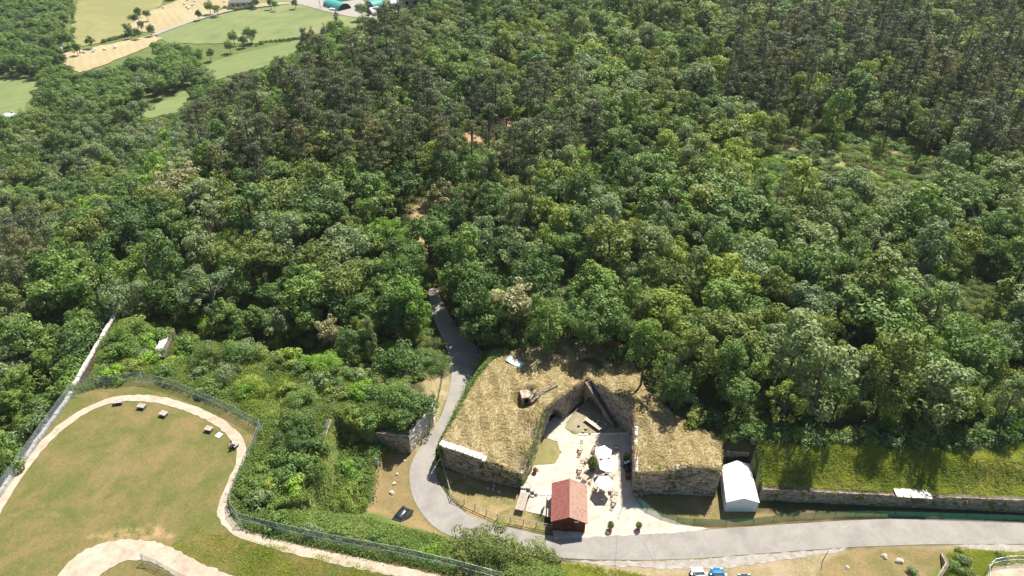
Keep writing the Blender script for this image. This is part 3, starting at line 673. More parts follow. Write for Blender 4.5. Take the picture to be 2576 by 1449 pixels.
# things on the roof: dug-out entrance, stone parapets, tilted board, tripod
p1 = atz(1336, 1012, 5.0); p2 = atz(1402, 970, 5.2)
wall('rubble_wall', 'slanting rubble wall beside the sunken entrance on the left roof', [(p1[0], p1[1], 5.1), ((p1[0]+p2[0])/2, (p1[1]+p2[1])/2, 5.65), (p2[0], p2[1], 5.5)], 4.3, .3, .18, thick=.3, limit=160)
p3 = atz(1357, 966, 5.3)
wall('rubble_wall', 'short rubble wall closing the sunken entrance on the left roof', [(p1[0]-.1, p1[1]+.2, 5.5), (p3[0], p3[1], 5.7)], 4.3, .3, .18, thick=.3, limit=60)
hx, hy = atz(1322, 1000, 4.5)
t = empty('dugout_entrance', (hx, hy, 3.7), R(12), 'small stone doorway with dark opening sunk into the left roof', 'doorway')
b = MB(); b.box((-.55, 0, .6), (.3, 1.6, 1.5)); b.box((.55, 0, .6), (.3, 1.6, 1.5)); b.box((0, 0, 1.5), (1.5, 1.7, .28)); b.obj('stone_frame', M['stone'], t)
b = MB(); b.box((0, .1, .6), (.78, 1.2, 1.45)); b.obj('opening_shade_block', M['black'], t)  # solid black block painted as the shade inside the doorway
def at3(u, v, z): x_, y_ = atz(u, v, z); return Vector((x_, y_, z))
u0, u1 = at3(1277, 905, 5.1), at3(1313, 925, 5.1)
dv = (u1-u0); rz = math.atan2(dv.y, dv.x)
t = empty('painted_board', (u0+u1)/2+Vector((0, 0, .0)), rz, 'long tilted board painted white and pale green on the left roof edge', 'board')
L = dv.length
mint_ = M['mint'] = speck('mint_paint', [(.2, .6, .48), (.3, .7, .58)], 2, .6, 0)
b = MB(); b.box((0, 0, .35), (L, 1.1, .05), tilt=(R(12), 'X')); b.obj('panel', M['white'], t)
for s in (-.42, .42):
    b = MB(); b.box((L*s, 0, .385), (L*.14, 1.11, .05), tilt=(R(12), 'X')); b.obj('green_band', M['mint'], t)
b = MB(); b.box((.1, .1, .39), (L*.2, .5, .05), tilt=(R(12), 'X')); b.obj('orange_print', speck('orange_print', [(.6, .4, .15), (.75, .6, .35)], 3, .6, 0), t)
for s in (-.45, 0, .45):
    b = MB(); b.tube([(L*s, .3, -.5), (L*s, .3, .4)], .04); b.obj('leg', M['wood_grey'], t)
x_, y_ = atz(1337, 950, 5.2); zz = float(RZ(x_, y_))
t = empty('tripod', (x_, y_, zz-.05), 0, 'thin metal tripod standing in the hay above the sunken entrance', 'tripod')
for a in (.3, 2.4, 4.5):
    b = MB(); b.tube([(math.cos(a)*.55, math.sin(a)*.55, 0), (0, 0, 1.4)], .03, 5); b.obj('leg', M['dark'], t)
b = MB(); b.lathe([(.03, 1.3), (.09, 1.36), (.09, 1.46), (.02, 1.5)], n=8); b.obj('head', M['dark'], t)
b = MB(); b.box((.25, -.1, .06), (.6, .25, .1)); b.obj('timber_foot', M['wood_pale'], t)
x_, y_ = atz(1573, 1168, 5); b0 = at3(1597, 1182, 4.4); b1 = at3(1605, 1128, 4.9)
b = MB(); b.tube([(b0.x, b0.y, 4.55), (b1.x, b1.y, 5.35)], .05, 6); tag(b.obj('rusty_pole', speck('rust', [(.2, .07, .03), (.3, .12, .06)], 5, .9, 0)), 'thin rusty pole lying along the edge of the right roof', 'pole')
for u, v, z_, lb in ((1633, 1178, 4.4, 'small white block on the front edge of the right roof'), (1312, 1190, 3.0, 'white block on the corner of the left roof above the ledge')):
    b = MB(); p = at3(u, v, z_+.1); b.box((0, 0, .1), (.28, .3, .35), .3); b.box((0, .1, .3), (.16, .14, .2), .3); tag(b.obj('marker_stone', M['stone_pale'], loc=(p.x, p.y, z_)), lb, 'stone')

# ------------------------------------------------------------------ staircase
top = Vector((12.0, 83.1, 4.05)); bot = Vector((16.15, 77.1, 0)); run = Vector((top.x-bot.x, top.y-bot.y, 0)); NS = 27
t = empty('staircase', bot, 0, 'long straight stone staircase climbing to the tip of the courtyard', 'stairs')
dn = run.normalized(); pr = Vector((dn.y, -dn.x, 0)); rzz = math.atan2(dn.y, dn.x)
for k in range(NS):
    f = (k+.5)/NS; c = Vector((0, 0, 0))+run*f+pr*.35
    b = MB(); zt_ = 4.05*(k+1)/NS
    b.box((c.x, c.y, zt_-.09), (run.length/NS*.98, 1.25, .14), rzz); b.obj('step', M['step'], t)
b = MB(); V = []; n = 28
for i in range(n+1):
    f = i/n; s = f*run.length; c = run*f-pr*.36; arch = 2.6*math.sqrt(max(0, 1-((s-4.7)/2.1)**2)) if abs(s-4.7) < 2.1 else -.2
    zt_ = 4.05*f+.08; arch = min(arch, zt_-.3) if arch > 0 else -.2
    for o_, z in ((0, arch), (0, zt_), (.32, zt_), (.32, arch)): V.append((c.x-pr.x*o_, c.y-pr.y*o_, z))
F = [(i*4+k, i*4+(k+1) % 4, i*4+4+(k+1) % 4, i*4+4+k) for i in range(n) for k in range(4)]+[(0, 1, 2, 3), (n*4, n*4+3, n*4+2, n*4+1)]
M['stair_stone'] = speck('warm_stair_stone', [(.12, .095, .07), (.30, .24, .175), (.40, .33, .25)], 2.2, .95, .04)
link('side_wall', meshof('side_wall', V, F, M['stair_stone']), t)
b = MB(); V = []
for i in range(n+1):
    f = i/n; c = run*f-pr*.3; c2 = run*f+pr*1.0
    V += [(c.x, c.y, 4.05*f-.16), (c2.x, c2.y, 4.05*f-.16)]
b.add(V, [(i*2, i*2+1, i*2+3, i*2+2) for i in range(n)]); b.obj('soffit', M['mortar'], t)
# wooden door leaf / panel at the top of the diagonal wall
c = Vector((*PD, 0))+d*9.3; b = MB(); b.box((0, 0, 0), (2.2, .06, 1.3), 0)
o = tag(b.obj('board_panel', speck('tan_board', [(.3, .22, .14), (.4, .3, .2)], 2, .8, 0)), 'tan rectangular panel fixed high on the diagonal courtyard wall', 'panel'); q_ = Vector((d.y, -d.x, 0)); o.location = c+q_*.16+Vector((0, 0, 3.3)); o.rotation_euler = (0, 0, math.atan2(d.y, d.x))

# upper courtyard: dark slab with round stools, plank bench
S = [atz(u, v, 0) for u, v in ((1487, 1074), (1508, 1054), (1545, 1070), (1520, 1096))]
sl = [at3(1475, 1068, 0), at3(1492, 1048, 0), at3(1540, 1064, 0), at3(1520, 1086, 0)]
b = MB(); b.add([(p.x, p.y, .12) for p in sl]+[(p.x, p.y, -.1) for p in sl], [(3, 2, 1, 0), (0, 1, 5, 4), (1, 2, 6, 5), (2, 3, 7, 6), (3, 0, 4, 7)])
tag(b.obj('stone_platform', M['slab']), 'dark paved slab at the foot of the staircase', 'platform')
for k, (u, v) in enumerate([(1496, 1058), (1505, 1062), (1514, 1066), (1522, 1070), (1529, 1074), (1500, 1070), (1490, 1065), (1467, 1088), (1456, 1072), (1474, 1080), (1484, 1092)]):
    p = at3(u, v, 0); b = MB(); z0 = .12 if k < 7 else .02
    b.lathe([(.20, z0), (.23, z0+.1), (.2, z0+.28), (.12, z0+.3)], n=10)
    o = b.obj('log_stool', M['wood_grey'] if k % 2 else M['stair_stone'], loc=(p.x, p.y, 0))
    tag(o, ('round stool on the dark slab, number %s from the slab\'s left edge' % ['three', 'four', 'five', 'six', 'seven', 'two', 'one'][k] if k < 7 else 'round stool on the gravel %s' % ['nearest the kerb on its left part', 'farthest up towards the archway', 'in front of the plank bench middle', 'beside the kerb below the plank bench'][k-7]), 'stool', 'log stools in the upper courtyard')
a0, a1 = at3(1472, 1052, .45), at3(1511, 1080, .45); dv = a1-a0
t = empty('plank_bench', ((a0.x+a1.x)/2, (a0.y+a1.y)/2, 0), math.atan2(dv.y, dv.x), 'long wooden plank bench along the dark slab with white sheet on it', 'bench')
for s in (-.16, .16):
    b = MB(); b.box((0, s, .45), (dv.length, .29, .06)); b.obj('plank', M['wood_pale'], t)
for s in (-.4, 0, .4):
    b = MB(); b.box((dv.length*s, 0, .21), (.1, .5, .42)); b.obj('leg', M['wood_grey'], t)
b = MB(); b.box((0, 0, 0), (.75, .42, .015)); o = tag(b.obj('paper_sheet', M['white']), 'white sheet lying on the long plank bench', 'sheet'); o.location = t.location+Vector((0, 0, .49)); o.rotation_euler = (0, 0, t.rotation_euler[2]+.1)

# ------------------------------------------------------------------ hut with tiled roof
e = {k: at3(*q) for k, q in dict(fl=(1385, 1312.6, 2.2), fr=(1476.7, 1317.6, 2.2), bl=(1389, 1214.7, 2.2), br=(1478, 1219.8, 2.2)).items()}
cx = sum(p.x for p in e.values())/4; cy = sum(p.y for p in e.values())/4
wv = ((e['fr']-e['fl'])+(e['br']-e['bl']))/2; lv = ((e['bl']-e['fl'])+(e['br']-e['fr']))/2
W_, L_ = wv.length, lv.length; hr = math.atan2(wv.y, wv.x)
t = empty('wooden_hut', (cx, cy, 0), hr, 'brown wooden hut with red tiled gable roof in the courtyard entrance', 'hut')
RI = 3.3; EV = 2.2; sl_ = math.hypot(W_/2, RI-EV); an = math.atan2(RI-EV, W_/2)
rf = MB()
for s in (-1, 1):
    rf.add([(0, -L_/2, RI-.06), (0, L_/2, RI-.06), (s*W_/2, L_/2, EV-.06), (s*W_/2, -L_/2, EV-.06), (0, -L_/2, RI-.12), (0, L_/2, RI-.12), (s*W_/2, L_/2, EV-.12), (s*W_/2, -L_/2, EV-.12)],
           [(0, 1, 2, 3), (4, 7, 6, 5), (3, 2, 6, 7), (0, 3, 7, 4), (1, 5, 6, 2)])
roof = rf.obj('roof', M['wood_brown'], t)
def tilemesh(mat):
    b_ = MB(); n_ = 5; V_ = []
    for i_ in range(n_+1):
        x_ = -.5+i_/n_; z_ = .5*abs(math.sin(math.pi*(x_+.5)*1.0))
        V_ += [(x_, -.5, z_+.55), (x_, .53, z_*.9), (x_, -.5, -.6)]
    b_.add(V_, [(i_*3, i_*3+3, i_*3+4, i_*3+1) for i_ in range(n_)]+[(i_*3+2, i_*3+5, i_*3+3, i_*3) for i_ in range(n_)]); return b_.mesh('roof_tile', mat)
for s, nc, nr, mat in ((-1, 8, 19, M['tile_red']), (1, 8, 18, M['tile_sunlit'])):
    tm = tilemesh(mat)
    for r_ in range(nc):
        for k in range(nr):
            # a course runs along the eave; tiles lie with their lip downhill
            o = link('roof_tile', tm, roof); dd = (r_+.5)/nc*sl_
            o.location = (s*dd*math.cos(an), -L_/2+(k+.5)/nr*L_, RI-dd*math.sin(an)-.02)
            ex = Vector((0, 1 if s > 0 else -1, 0)); ey = Vector((-s*math.cos(an), 0, math.sin(an))); ez = ex.cross(ey)
            if ez.z < 0: ex = -ex; ez = ex.cross(ey)
            mt = Matrix((ex, ey, ez)).transposed()
            o.rotation_euler = mt.to_euler(); o.scale = (L_/nr*.97, sl_/nc*.98, .055*random.uniform(.85, 1.2))
b = MB(); b.tube([(0, -L_/2-.02, RI+.03), (0, L_/2+.02, RI+.03)], .07, 8); b.obj('ridge_cap', M['tile_sunlit'], roof)
wx, wy = W_/2-.38, L_/2-.32
core = MB(); core.box((0, 0, EV/2), (2*wx-.08, 2*wy-.08, EV-.02)); core.add([(-wx+.05, -wy+.05, EV-.01), (wx-.05, -wy+.05, EV-.01), (0, -wy+.05, RI-.25), (-wx+.05, wy-.05, EV-.01), (wx-.05, wy-.05, EV-.01), (0, wy-.05, RI-.25)], [(0, 1, 2), (3, 5, 4)])
core.obj('inner_wall', M['wood_brown'], t)
for k in range(14):
    z = .08+k*.16
    for side in range(4):
        b = MB()
        if side < 2: b.box((0, (-1, 1)[side]*wy, z), (2*wx, .05, .145))
        else: b.box(((-1, 1)[side-2]*wx, 0, z), (.05, 2*wy-.06, .145))
        b.obj('plank', M['wood_brown'], t)
for k in range(6):
    z = .08+(14+k)*.16; hw = wx*max(0, (RI-.15-z)/(RI-.15-EV))
    if hw < .2: break
    for s in (-1, 1): b = MB(); b.box((0, s*wy, z), (2*hw, .05, .145)); b.obj('plank', M['wood_brown'], t)
M['wood_door'] = speck('door_wood', [(.06, .02, .01), (.1, .035, .015)], 3, .7, .01)
b = MB(); b.box((0, -wy-.05, 1.3), (.07, .05, 2.6)); b.obj('centre_batten', M['wood_door'], t)
for s in (-1, 1):
    b = MB(); b.box((s*.45, -wy-.045, .95), (.8, .04, 1.8)); dr = b.obj('door', M['wood_door'], t)
    b = MB(); b.box((s*.12, -wy-.08, .95), (.04, .04, .16)); b.obj('handle', M['metal'], dr)
b = MB(); b.box((.95, -wy-.09, 2.15), (.55, .06, .22)); b.obj('notice_panel', M['white'], t)
b = MB(); b.box((-wx-.45, -.9, 1.05), (.9, 1.3, .04)); b.obj('serving_shelf', M['wood_pale'], t)
b = MB(); b.box((-wx-.03, -.9, 1.5), (.04, 1.3, .8)); b.obj('shutter', M['wood_door'], t)
for s in (-1, 1):
    for y_ in (-1, 1): b = MB(); b.box((s*(wx+.06), y_*(wy+.06), EV/2), (.1, .1, EV)); b.obj('corner_post', M['wood_door'], t)
p = at3(1459, 1326, .0); b = MB(); b.lathe([(.16, .0), (.17, .45), (.14, .5)], n=12); tag(b.obj('white_bucket', M['white'], loc=(p.x+.1, p.y-.2, 0)), 'white bucket beside the hut door corner', 'bucket')

# ------------------------------------------------------------------ white marquee
c = [at3(1827, 1263, 2.08), at3(1911, 1264, 2.08), at3(1885.6, 1167, 2.08), at3(1815.5, 1171, 2.08)]
t = empty('marquee', ((c[0]+c[1])/2).to_tuple()[:2]+(0,), 0, 'plain white gabled marquee tent standing on grass by the road', 'tent')
def loc(v): return Vector(v)-t.location
rf_, rb_ = (c[0]+c[1])/2, (c[2]+c[3])/2; rf_.z = rb_.z = 2.95
def sag(a, b_, n_=8, amt=.06):
    return [a.lerp(b_, i_/n_)-Vector((0, 0, amt*math.sin(math.pi*((i_/n_*4) % 1)))) for i_ in range(n_+1)]
for (a, b_, r0, r1, nm) in ((c[0], c[3], rf_, rb_, 'roof_slope'), (c[1], c[2], rf_, rb_, 'roof_slope')):
    E_, Rg = sag(a, b_, 16, .05), sag(r0, r1, 16, .03); V = []
    for p, q in zip(E_, Rg):
        for k in range(4): V.append(loc(p.lerp(q, k/3)-Vector((0, 0, .05*math.sin(math.pi*k/3)))))
    link(nm, meshof(nm, V, [(i_*4+k, i_*4+k+1, i_*4+k+5, i_*4+k+4) for i_ in range(16) for k in range(3)], M['white'], True), t)
g = lambda p, z=0: Vector((p.x, p.y, z))
inn = [p.lerp(sum(c, Vector())/4, .025) for p in c]
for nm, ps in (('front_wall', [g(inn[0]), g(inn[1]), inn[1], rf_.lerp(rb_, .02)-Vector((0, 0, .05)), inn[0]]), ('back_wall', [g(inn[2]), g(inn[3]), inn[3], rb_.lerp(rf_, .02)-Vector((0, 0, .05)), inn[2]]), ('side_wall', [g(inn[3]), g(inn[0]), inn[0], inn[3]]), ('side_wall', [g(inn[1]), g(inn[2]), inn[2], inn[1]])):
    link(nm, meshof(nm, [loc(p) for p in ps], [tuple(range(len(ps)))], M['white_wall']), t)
for k in range(4): b = MB(); p = loc(g(inn[k])); b.tube([p, p+Vector((0, 0, 2.06))], .04, 6); b.obj('leg_pole', M['metal'], t)
b = MB(); ps = [loc(c[0]), loc(rf_), loc(c[1])]; b.tube([p-Vector((0, .02, .02)) for p in ps], .035, 5); b.obj('gable_hem', M['white'], t)
p = at3(1814, 1238, 0); t = empty('folded_table', (p.x, p.y, 0), R(75), 'white folding table standing on edge between wall and marquee', 'table')
b = MB(); b.box((0, 0, .55), (1.6, .06, .75), tilt=(R(-12), 'X')); b.obj('tabletop', M['white'], t)
for s in (-.6, .6): b = MB(); b.tube([(s, .1, 0), (s, 0, .6)], .02, 5); b.obj('leg', M['metal'], t)

# ------------------------------------------------------------------ parasols, tables, chairs, pots
def parasol(u, v, r_, lab, seed):
    p = at3(u, v, 2.35); t_ = empty('parasol', (p.x, p.y, 0), R(seed*17), lab, 'parasol', 'white parasols in the courtyard')
    n_ = 6; V_ = [(0, 0, 2.62)]; F_ = []
    for ring, (rr_, zz_) in enumerate(((.5, 2.47), (1.0, 2.16))):
        for j in range(n_*4):
            a = 2*math.pi*j/(n_*4); k = math.cos(math.pi/n_)/math.cos((a % (2*math.pi/n_))-math.pi/n_)
            dip = .05*math.sin((a % (2*math.pi/n_))/(2*math.pi/n_)*math.pi)
            V_.append((r_*rr_*k*math.cos(a), r_*rr_*k*math.sin(a), zz_-dip))
    m_ = n_*4
    F_ += [(0, 1+j, 1+(j+1) % m_) for j in range(m_)]+[(1+j, 1+m_+j, 1+m_+(j+1) % m_, 1+(j+1) % m_) for j in range(m_)]
    link('canopy', meshof('canopy', V_, F_, M['parasol'], False), t_)
    b_ = MB(); b_.tube([(0, 0, 0), (0, 0, 2.68)], .03, 6); b_.obj('pole', M['wood_pale'], t_)
    b_ = MB(); b_.lathe([(.28, 0), (.28, .08), (.1, .12), (.05, .4)], n=12); b_.obj('base', M['dark'], t_)
    for j in range(n_):
        a = 2*math.pi*j/n_; b_ = MB(); b_.tube([(0, 0, 2.5), (r_*.97*math.cos(a), r_*.97*math.sin(a), 2.12)], .014, 4); b_.obj('rib', M['wood_pale'], t_)
parasol(1518, 1135, 1.32, 'shaded white parasol farthest back, nearest the staircase', 1)
parasol(1528, 1168, 1.32, 'rumpled dappled white parasol in the middle of the courtyard', 2)
parasol(1521, 1211, 1.32, 'bright flat white parasol nearest the road, fully in sun', 0)
def mktable(name='garden_table'):
    t_ = empty(name, (0, 0, 0))
    for k in range(5): b_ = MB(); b_.box((0, -.3+k*.15, .72), (.72, .135, .03)); b_.obj('slat', M['wood_pale'], t_)
    for sx in (-1, 1):
        for sy in (-1, 1): b_ = MB(); b_.box((sx*.3, sy*.3, .35), (.05, .05, .7)); b_.obj('leg', M['wood_pale'], t_)
    b_ = MB(); b_.lathe([(.05, .735), (.055, .78), (.02, .79)], n=8); b_.obj('ashtray', M['dark'], t_)
    return t_
def mkchair():
    t_ = empty('garden_chair', (0, 0, 0))
    for k in range(4): b_ = MB(); b_.box((0, -.17+k*.115, .44), (.42, .09, .025)); b_.obj('seat_slat', M['wood_pale'], t_)
    for z in (.62, .76, .88): b_ = MB(); b_.box((0, .25+(z-.44)*.2, z), (.42, .02, .08), tilt=(R(-10), 'X')); b_.obj('backrest_slat', M['wood_pale'], t_)
    for s in (-1, 1):
        b_ = MB(); b_.tube([(s*.2, -.22, 0), (s*.2, .3, .92)], .02, 5); b_.obj('leg', M['wood_pale'], t_)
        b_ = MB(); b_.tube([(s*.2, .28, 0), (s*.2, -.2, .46)], .02, 5); b_.obj('leg', M['wood_pale'], t_)
    return t_
def copytree(o, parent=None):
    c_ = o.copy(); COL.objects.link(c_); c_.parent = parent
    for ch in o.children: copytree(ch, c_)
    return c_
T0, C0 = mktable(), mkchair(); usedT = usedC = False
def place(proto, first, x_, y_, rz, lab, cat, grp):
    o_ = proto if first else copytree(proto)
    o_.location = (x_, y_, 0); o_.rotation_euler = (0, 0, rz); return tag(o_, lab, cat, grp)
SETS = [((2268, 1751), (-.2, -1), 'at the upper left, apart from the parasols'), ((2323, 1752), (-.4, -1), 'at the left rim of the farthest parasol'), ((2299, 1788), (-.6, -.8), 'just left of the big potted bush'),
        ((2266, 1829), (-.25, -1), 'nearest the hut ridge, left of the potted bush'), ((2286, 1868), (.8, -.6), 'behind the hut, in the spotted shade'), ((2328, 1901), (-.4, -.8), 'left under the bright parasol'),
        ((2391, 1913), (0, -1), 'right beside the bright parasol shadow'), ((2401, 1955), (-.35, -.9), 'farthest right towards the road'), ((2349, 1932), (0, -1), 'inside the hexagonal parasol shadow'),
        ((2376, 1846), (.5, -.6), 'under the rumpled middle parasol'), ((2407, 1733), (-.1, -1), 'in tree shade below the staircase')]
first = True
for (us, vs_), dr, wh in SETS:
    p = at3(us*.644, vs_*.644, .4); a = math.atan2(dr[1], dr[0]); dl = math.hypot(*dr)
    place(T0, first, p.x, p.y, a+math.pi/2, 'small pale slatted table '+wh, 'table', 'garden tables in the courtyard')
    for s, wd_ in ((1, 'near'), (-1, 'far')):
        place(C0, first and s == 1, p.x+math.cos(a)*.78*s, p.y+math.sin(a)*.78*s, a-math.pi/2 if s > 0 else a+math.pi/2, '%s-side slatted chair of the table %s' % (wd_, wh), 'chair', 'garden chairs in the courtyard')
    first = False
def leafball(name, n_, rad, size, mat, parent, c_=(0, 0, 0), squash=1.0, spiky=0.0):
    d_ = np.random.normal(0, 1, (n_, 3)); d_ /= np.linalg.norm(d_, axis=1)[:, None]
    rr_ = np.random.uniform(.45, 1, n_)**.6; P = d_*rr_[:, None]*np.array([rad, rad, rad*squash])+np.array(c_)
    if spiky: P[:, :2] *= (1-spiky*np.clip((P[:, 2:3]-c_[2])/(rad*squash), -1, 1)*.5)
    nn = d_+np.random.normal(0, .7, (n_, 3)); nn /= np.linalg.norm(nn, axis=1)[:, None]
    a = np.cross(nn, np.random.normal(0, 1, (n_, 3))); a /= np.linalg.norm(a, axis=1)[:, None]; b_ = np.cross(nn, a)
    s = np.random.uniform(.6, 1.2, n_)[:, None]*size
    Q = np.stack([P-a*s, P-b_*s*.5, P+a*s, P+b_*s*.5], 1)
    return link(name, quads(name, Q, mat, np.random.uniform(0, 1, n_)), parent)
def pot(u, v, z, r_, h, potm, leafm, pr_, pc, lab, tall=1.3, n_=220, spiky=0):
    p = at3(u, v, z); t_ = empty('potted_plant', (p.x, p.y, z), 0, lab, 'potted plant', 'potted plants in the courtyard')
    b_ = MB(); b_.lathe([(r_*.7, 0), (r_, h*.9), (r_*1.08, h*.9), (r_*1.08, h), (r_*.9, h), (r_*.85, h*.93)], n=14); b_.obj('pot', M[potm], t_)
    leafball('foliage', n_, pr_, .13, LM[leafm], t_, (0, 0, h+pc), tall, spiky)
    b_ = MB(); b_.tube([(0, 0, h*.8), (.03, 0, h+pc)], [.04, .02], 5); b_.obj('stem', M['bark'], t_)
pot(1535, 1332, 0, .3, .5, 'red_pot', 'olive', .42, .55, 'flowering plant in red pot by the road, left of the pair', 1.7, 240, .6)
pot(1606, 1331, 0, .3, .5, 'red_pot', 'olive', .45, .4, 'straggly plant in red pot by the road, right of the pair', 1.1)
pot(1346, 1189, 0, .32, .5, 'red_pot', 'rust', .35, .15, 'low plant in red pot against the left courtyard side', .6)
pot(1489.5, 1183, 0, .5, .7, 'brown_pot', 'olive', .75, 1.1, 'big bushy conifer in brown pot among the tables', 1.5, 900, .8)
pot(1575, 1160, 0, .42, .6, 'bin', 'mid', .5, .5, 'green plant in dark pot in the wall shade above the bins', 1.2)
pot(1316, 1213, 1.0, .25, .35, 'brown_pot', 'lime', .35, .25, 'small yellow-green plant in pot on the stone ledge', 1)
# stone ledge by the left wall, wheelie bins, covered grill, crate
p = at3(1326, 1240, 0); t = empty('ledge', p, R(-8), 'stepped stone ledge at the foot of the left courtyard corner', 'ledge')
for (x_, y_, w_, d_, h_) in ((-.55, .35, .7, .8, 1.0), (.1, .4, .62, .75, .98), (.72, .2, .6, .8, .7), (1.2, .0, .45, .7, .42), (-.5, -.35, .75, .6, .75), (.2, -.4, .6, .5, .5), (.8, -.45, .5, .5, .25)):
    b = MB(); b.box((x_, y_, h_/2), (w_, d_, h_), random.uniform(-.08, .08)); b.obj('stone', M['rock'], t)
p = at3(1575, 1174, 0); t = empty('litter_bins', (p.x, p.y, 0), R(10), 'black bin with two white lids in the courtyard wall shade', 'bin')
b = MB(); b.box((0, 0, .5), (1.0, .6, .95)); b.obj('body', M['bin'], t)
for s in (-.24, .24): b = MB(); b.box((s, s*.3, 1.0), (.36, .36, .05)); b.obj('lid', M['white'], t)
for s in (-.4, .4): b = MB(); b.lathe([(.07, -.04), (.07, .04)], (s, -.3, .08), 8); b.obj('wheel', M['tyre'], t)
p = at3(1579, 1188, 0); t = empty('covered_grill', (p.x, p.y, 0), R(95), 'black covered grill against the courtyard wall', 'grill')
b = MB(); b.lathe([(.42, 0), (.46, .5), (.4, .9), (.2, 1.1), (.05, 1.14)], n=10); b.lathe([(.3, 0), (.34, .5), (.26, .85), (.05, .95)], (.6, 0, 0), 9); b.obj('cover', M['bin'], t)
b = MB(); b.tube([(-.45, 0, .75), (-.75, 0, .78)], .02, 5); b.obj('handle', M['metal'], t)
p = at3(1579, 1203, 0); t = empty('wooden_crate', (p.x, p.y, 0), R(8), 'brown wooden crate at the end of the bins', 'crate')
for k in range(4):
    b = MB(); b.box((0, 0, .12+k*.17), (.6, .62, .14)); b.obj('slat', M['wood_brown'], t)
b = MB(); b.box((0, 0, .75), (.62, .64, .04)); b.obj('lid', speck('crate_lid', [(.16, .08, .05), (.24, .12, .08)], 4, .8, 0), t)
for k, (u, v) in enumerate(((1599, 1252), (1611, 1249))):
    p = at3(u, v, 0); b = MB(); b.box((0, 0, .35), (.45, .4, .7), .2+k*.4); b.box((0, 0, .74), (.5, .45, .08), .2+k*.4)
    tag(b.obj('stone_block', M['stair_stone'], loc=(p.x, p.y, 0)), 'tan stone block at the wall corner, %s of the two' % ('left' if k == 0 else 'right'), 'block')
# plank table by the ledge, sign by the hut, leaning pole
a0, a1 = at3(1318, 1246, .75), at3(1308, 1277, .75); dv = a1-a0
t = empty('trestle_table', ((a0.x+a1.x)/2, (a0.y+a1.y)/2, 0), math.atan2(dv.y, dv.x), 'long grey plank table on the grass left of the hut', 'table')
for k in range(6): b = MB(); b.box((0, -.5+k*.2, .75), (2.9, .18, .05)); b.obj('plank', M['wood_grey'], t)
for s in (-1.2, 1.2):
    for y_ in (-.4, .4): b = MB(); b.tube([(s, y_*1.1, 0), (s, y_*.6, .72)], .04, 5); b.obj('leg', M['wood_grey'], t)
p = at3(1375, 1272, 0); t = empty('signboard', (p.x, p.y, 0), R(80), 'upright white sign board on post left of the hut', 'sign')
b = MB(); b.tube([(0, 0, 0), (0, 0, 2.6)], .04, 6); b.obj('post', M['wood_grey'], t)
b = MB(); b.box((0, 0, 1.9), (1.1, .05, 1.3)); b.obj('board', M['white'], t)
p = at3(1555, 1300, 0); b = MB(); b.tube([(0, 0, 0), (.55, .45, 1.5)], .045, 6); b.lathe([(.1, 0), (.1, .05)], n=8)
tag(b.obj('barrier_pole', M['metal'], loc=(p.x, p.y, .04)), 'leaning grey barrier pole on the gravel between hut and wall', 'pole')
p = at3(1685, 1312, 0); b = MB(); b.lathe([(.42, 0), (.42, .02), (.36, .021), (.36, .005), (.02, .006)], n=20); tag(b.obj('manhole_cover', M['cream'], loc=(p.x-.3, p.y, .06)), 'round pale manhole cover in the gravel at the roadside', 'manhole cover')

